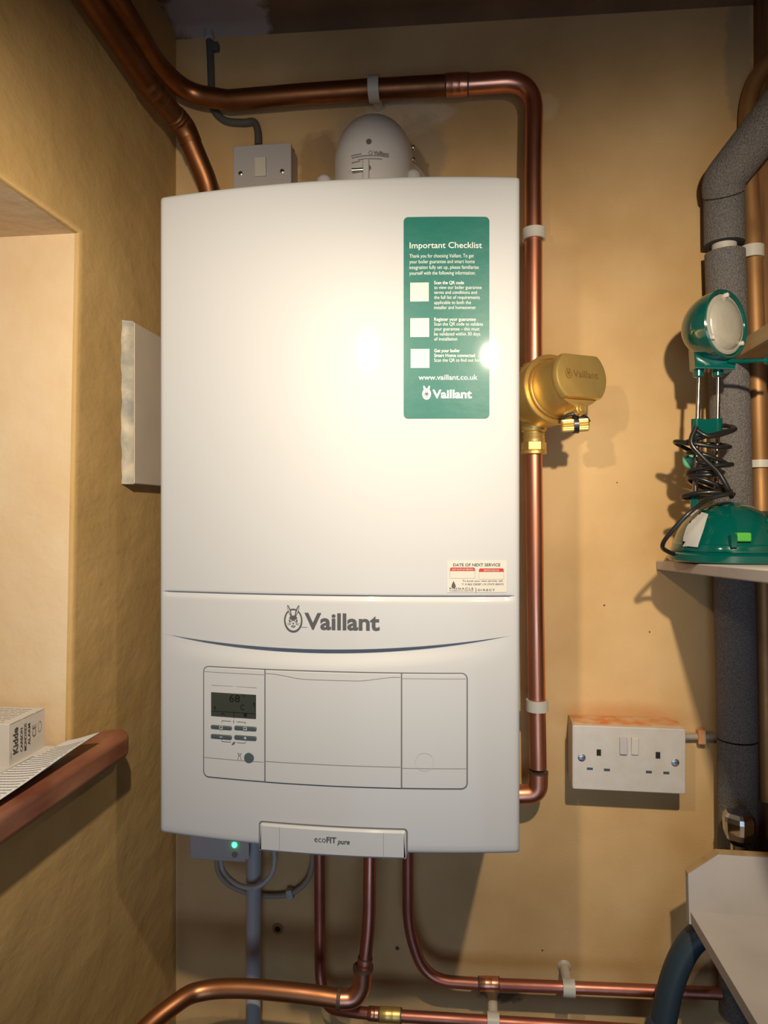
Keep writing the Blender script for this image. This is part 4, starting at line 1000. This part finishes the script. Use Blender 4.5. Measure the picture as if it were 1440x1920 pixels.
bm = NB(); box(bm, (a.x + .003, Ly - .001, b.z + .001), (b.x - .003, Ly + .013, a.z - .001))
for x in (a.x + .0045, b.x - .0045): cyl(bm, (x, Ly + .005, b.z), (x, Ly + .005, a.z), .0062, 20)
obj('rod_bridge', bm, M['teal'], lamp, smooth=True, angle=35)
a = onY(1303, 935, Ly + .004); bm = NB(); cyl(bm, a - Vector((0, 0, .012)), a + Vector((0, 0, .006)), .0055); obj('rod_socket', bm, M['teal'], lamp, smooth=True)
a = onY(1293, 862, Ly + .012); bm = NB(); sphere(bm, a, .0085, (1, .5, 1.3)); obj('rod_knob', bm, mat('mint plastic', (.12, .42, .24), .4), lamp, smooth=True)
# neck block
a = onY(1298, 655, Ly); b = onY(1371, 697, Ly)
bm = NB(); hexa(bm, [(a.x + .002, Ly - .006, b.z + .004), (b.x, Ly - .014, b.z), (b.x, Ly + .018, b.z), (a.x + .002, Ly + .018, b.z + .004)], [(a.x, Ly - .002, a.z + .018), (b.x + .002, Ly - .010, a.z - .016), (b.x + .002, Ly + .018, a.z - .010), (a.x, Ly + .020, a.z + .018)])
for x in (onY(1312, 700, Ly).x, onY(1348, 700, Ly).x): cyl(bm, (x, Ly + .005, b.z - .005), (x, Ly + .005, b.z + .008), .0062, 20)
obj('neck', bm, M['teal'], lamp, bevel=.0015)
hn = Vector((math.sin(R(38)), -math.cos(R(38)), .02)).normalized(); hc = onY(1357, 609, Ly - .012)
bm = NB(); prof = []
for k in range(17):
    th_ = PI / 2 * k / 16; prof.append((-.050 * math.cos(th_), max(.0005, .0415 * math.sin(th_))))
prof += [(.003, .0418), (.0045, .0405), (.0035, .0375), (-.004, .0355)]
lathe(bm, hc, hn, prof, 56); obj('lamp_shade', bm, M['teal'], lamp, smooth=True, angle=40)
bm = NB(); lathe(bm, hc, hn, [(-.002, .0362), (.0022, .0358), (.0032, .0335), (.0032, .031), (.0042, .0305), (.0075, .024), (.009, .012), (.0092, .001)], 48); obj('lens', bm, M['reflector'], lamp, smooth=True)
d_, s__, u__ = frame(hn)
for an in (90, 215, 325):
    p = hc + (s__ * math.cos(R(an)) + u__ * math.sin(R(an))) * .0345 + hn * .002; bm = NB(); lathe(bm, p, hn, [(0, .0028), (.004, .0028), (.005, .0015)], 12); obj('lens_clip', bm, M['clip'], lamp, smooth=True)
bm = NB(); a = onY(1366, 678, Ly - .012); tube(bm, [a, onY(1432, 676, Ly - .03), onY(1460, 674, Ly - .034)], .0024, 12); sphere(bm, onY(1440, 676, Ly - .03), .005); obj('tilt_lever', bm, M['teal'], lamp, smooth=True)
# coiled cord
pts = []
zt_, zb_ = onY(1330, 806, Ly).z, onY(1330, 935, Ly).z; turns = 7.2; rn = random.Random(11); cxm = onY(1328, 860, Ly).x
steps = int(turns * 12)
for k in range(steps + 1):
    t = k / steps; a = -2 * PI * turns * t + 1.2; w0 = t * turns; j1 = math.sin(w0 * 2.3) * .006; j2 = math.sin(w0 * 3.7 + 1) * .004
    rx_ = .0255 + j2 + .004 * math.sin(w0 * 1.1); tilt = .30 * math.sin(w0 * 1.9 + .6) - .15
    x = cxm + j1 * .6 + (.006 * t) + rx_ * math.cos(a) - .004; y = Ly + .002 + .020 * math.sin(a); z = zt_ + (zb_ - zt_) * (t ** .85) + rx_ * math.cos(a) * tilt
    pts.append(Vector((x, y, z)))
tail = [onY(1372, 925, Ly - .035), onY(1330, 935, Ly - .045), onY(1292, 962, Ly - .058), onY(1252, 1005, Ly - .050), onY(1242, 1025, Ly - .040), onY(1252, 1034, Ly - .02)]
tail.append(Vector((onY(1268, 1038, Ly).x, Ly - .01, ZL + .006)))
pts = pts[:-3] + tail
bm = NB(); tube(bm, spline(pts, 5), .0026, 10)
diag = [onY(1305, 800, Ly - .022), onY(1296, 830, Ly - .026), onY(1318, 858, Ly - .030), onY(1346, 885, Ly - .032), onY(1364, 915, Ly - .034), onY(1372, 932, Ly - .025)]
tube(bm, spline(diag, 8), .0030, 10)
tube(bm, spline([onY(1303, 805, Ly - .02), onY(1330, 818, Ly - .024), onY(1372, 808, Ly - .012), onY(1376, 802, Ly + .004), onY(1350, 798, Ly + .018), onY(1310, 803, Ly + .010), onY(1300, 812, Ly - .014)], 8), .0028, 10)
obj('power_cord', bm, M['black'], lamp, smooth=True)
# paper tape stuck on the base
bm = NB()
def dome(px, py):
    y = Ly - .05
    for _ in range(10):
        p = onY(px, py, y); h_ = max(0, p.z - ZL - .02); r0 = .0655 * math.sqrt(max(0.05, 1 - (h_ / .053) ** 2)) if h_ > 0 else .0655
        dx = p.x - Lx; y = Ly - math.sqrt(max(0, r0 * r0 - dx * dx)) - .0012
    return Vector((p.x, y, p.z))
c4 = [(1294, 953), (1328, 964), (1308, 1026), (1268, 1022)]; nn = 8; gg = []
for i in range(nn + 1):
    row = []
    for j in range(nn + 1):
        u, v = i / nn, j / nn; x = (c4[0][0] * (1 - u) + c4[1][0] * u) * (1 - v) + (c4[3][0] * (1 - u) + c4[2][0] * u) * v; y = (c4[0][1] * (1 - u) + c4[1][1] * u) * (1 - v) + (c4[3][1] * (1 - u) + c4[2][1] * u) * v
        row.append(bm.verts.new(dome(x, y) + Vector((0, -.0006 * math.sin(i * 2.1 + j), 0))))
    gg.append(row)
for i in range(nn):
    for j in range(nn): bm.faces.new((gg[i][j], gg[i + 1][j], gg[i + 1][j + 1], gg[i][j + 1]))
r_ = bmesh.ops.extrude_face_region(bm, geom=bm.faces[:]); bmesh.ops.translate(bm, vec=(0, -.0005, 0), verts=[v for v in r_['geom'] if isinstance(v, bmesh.types.BMVert)])
obj('paper_tape', bm, M['tape'], lamp, smooth=True)['label'] = 'torn strip of white paper tape'
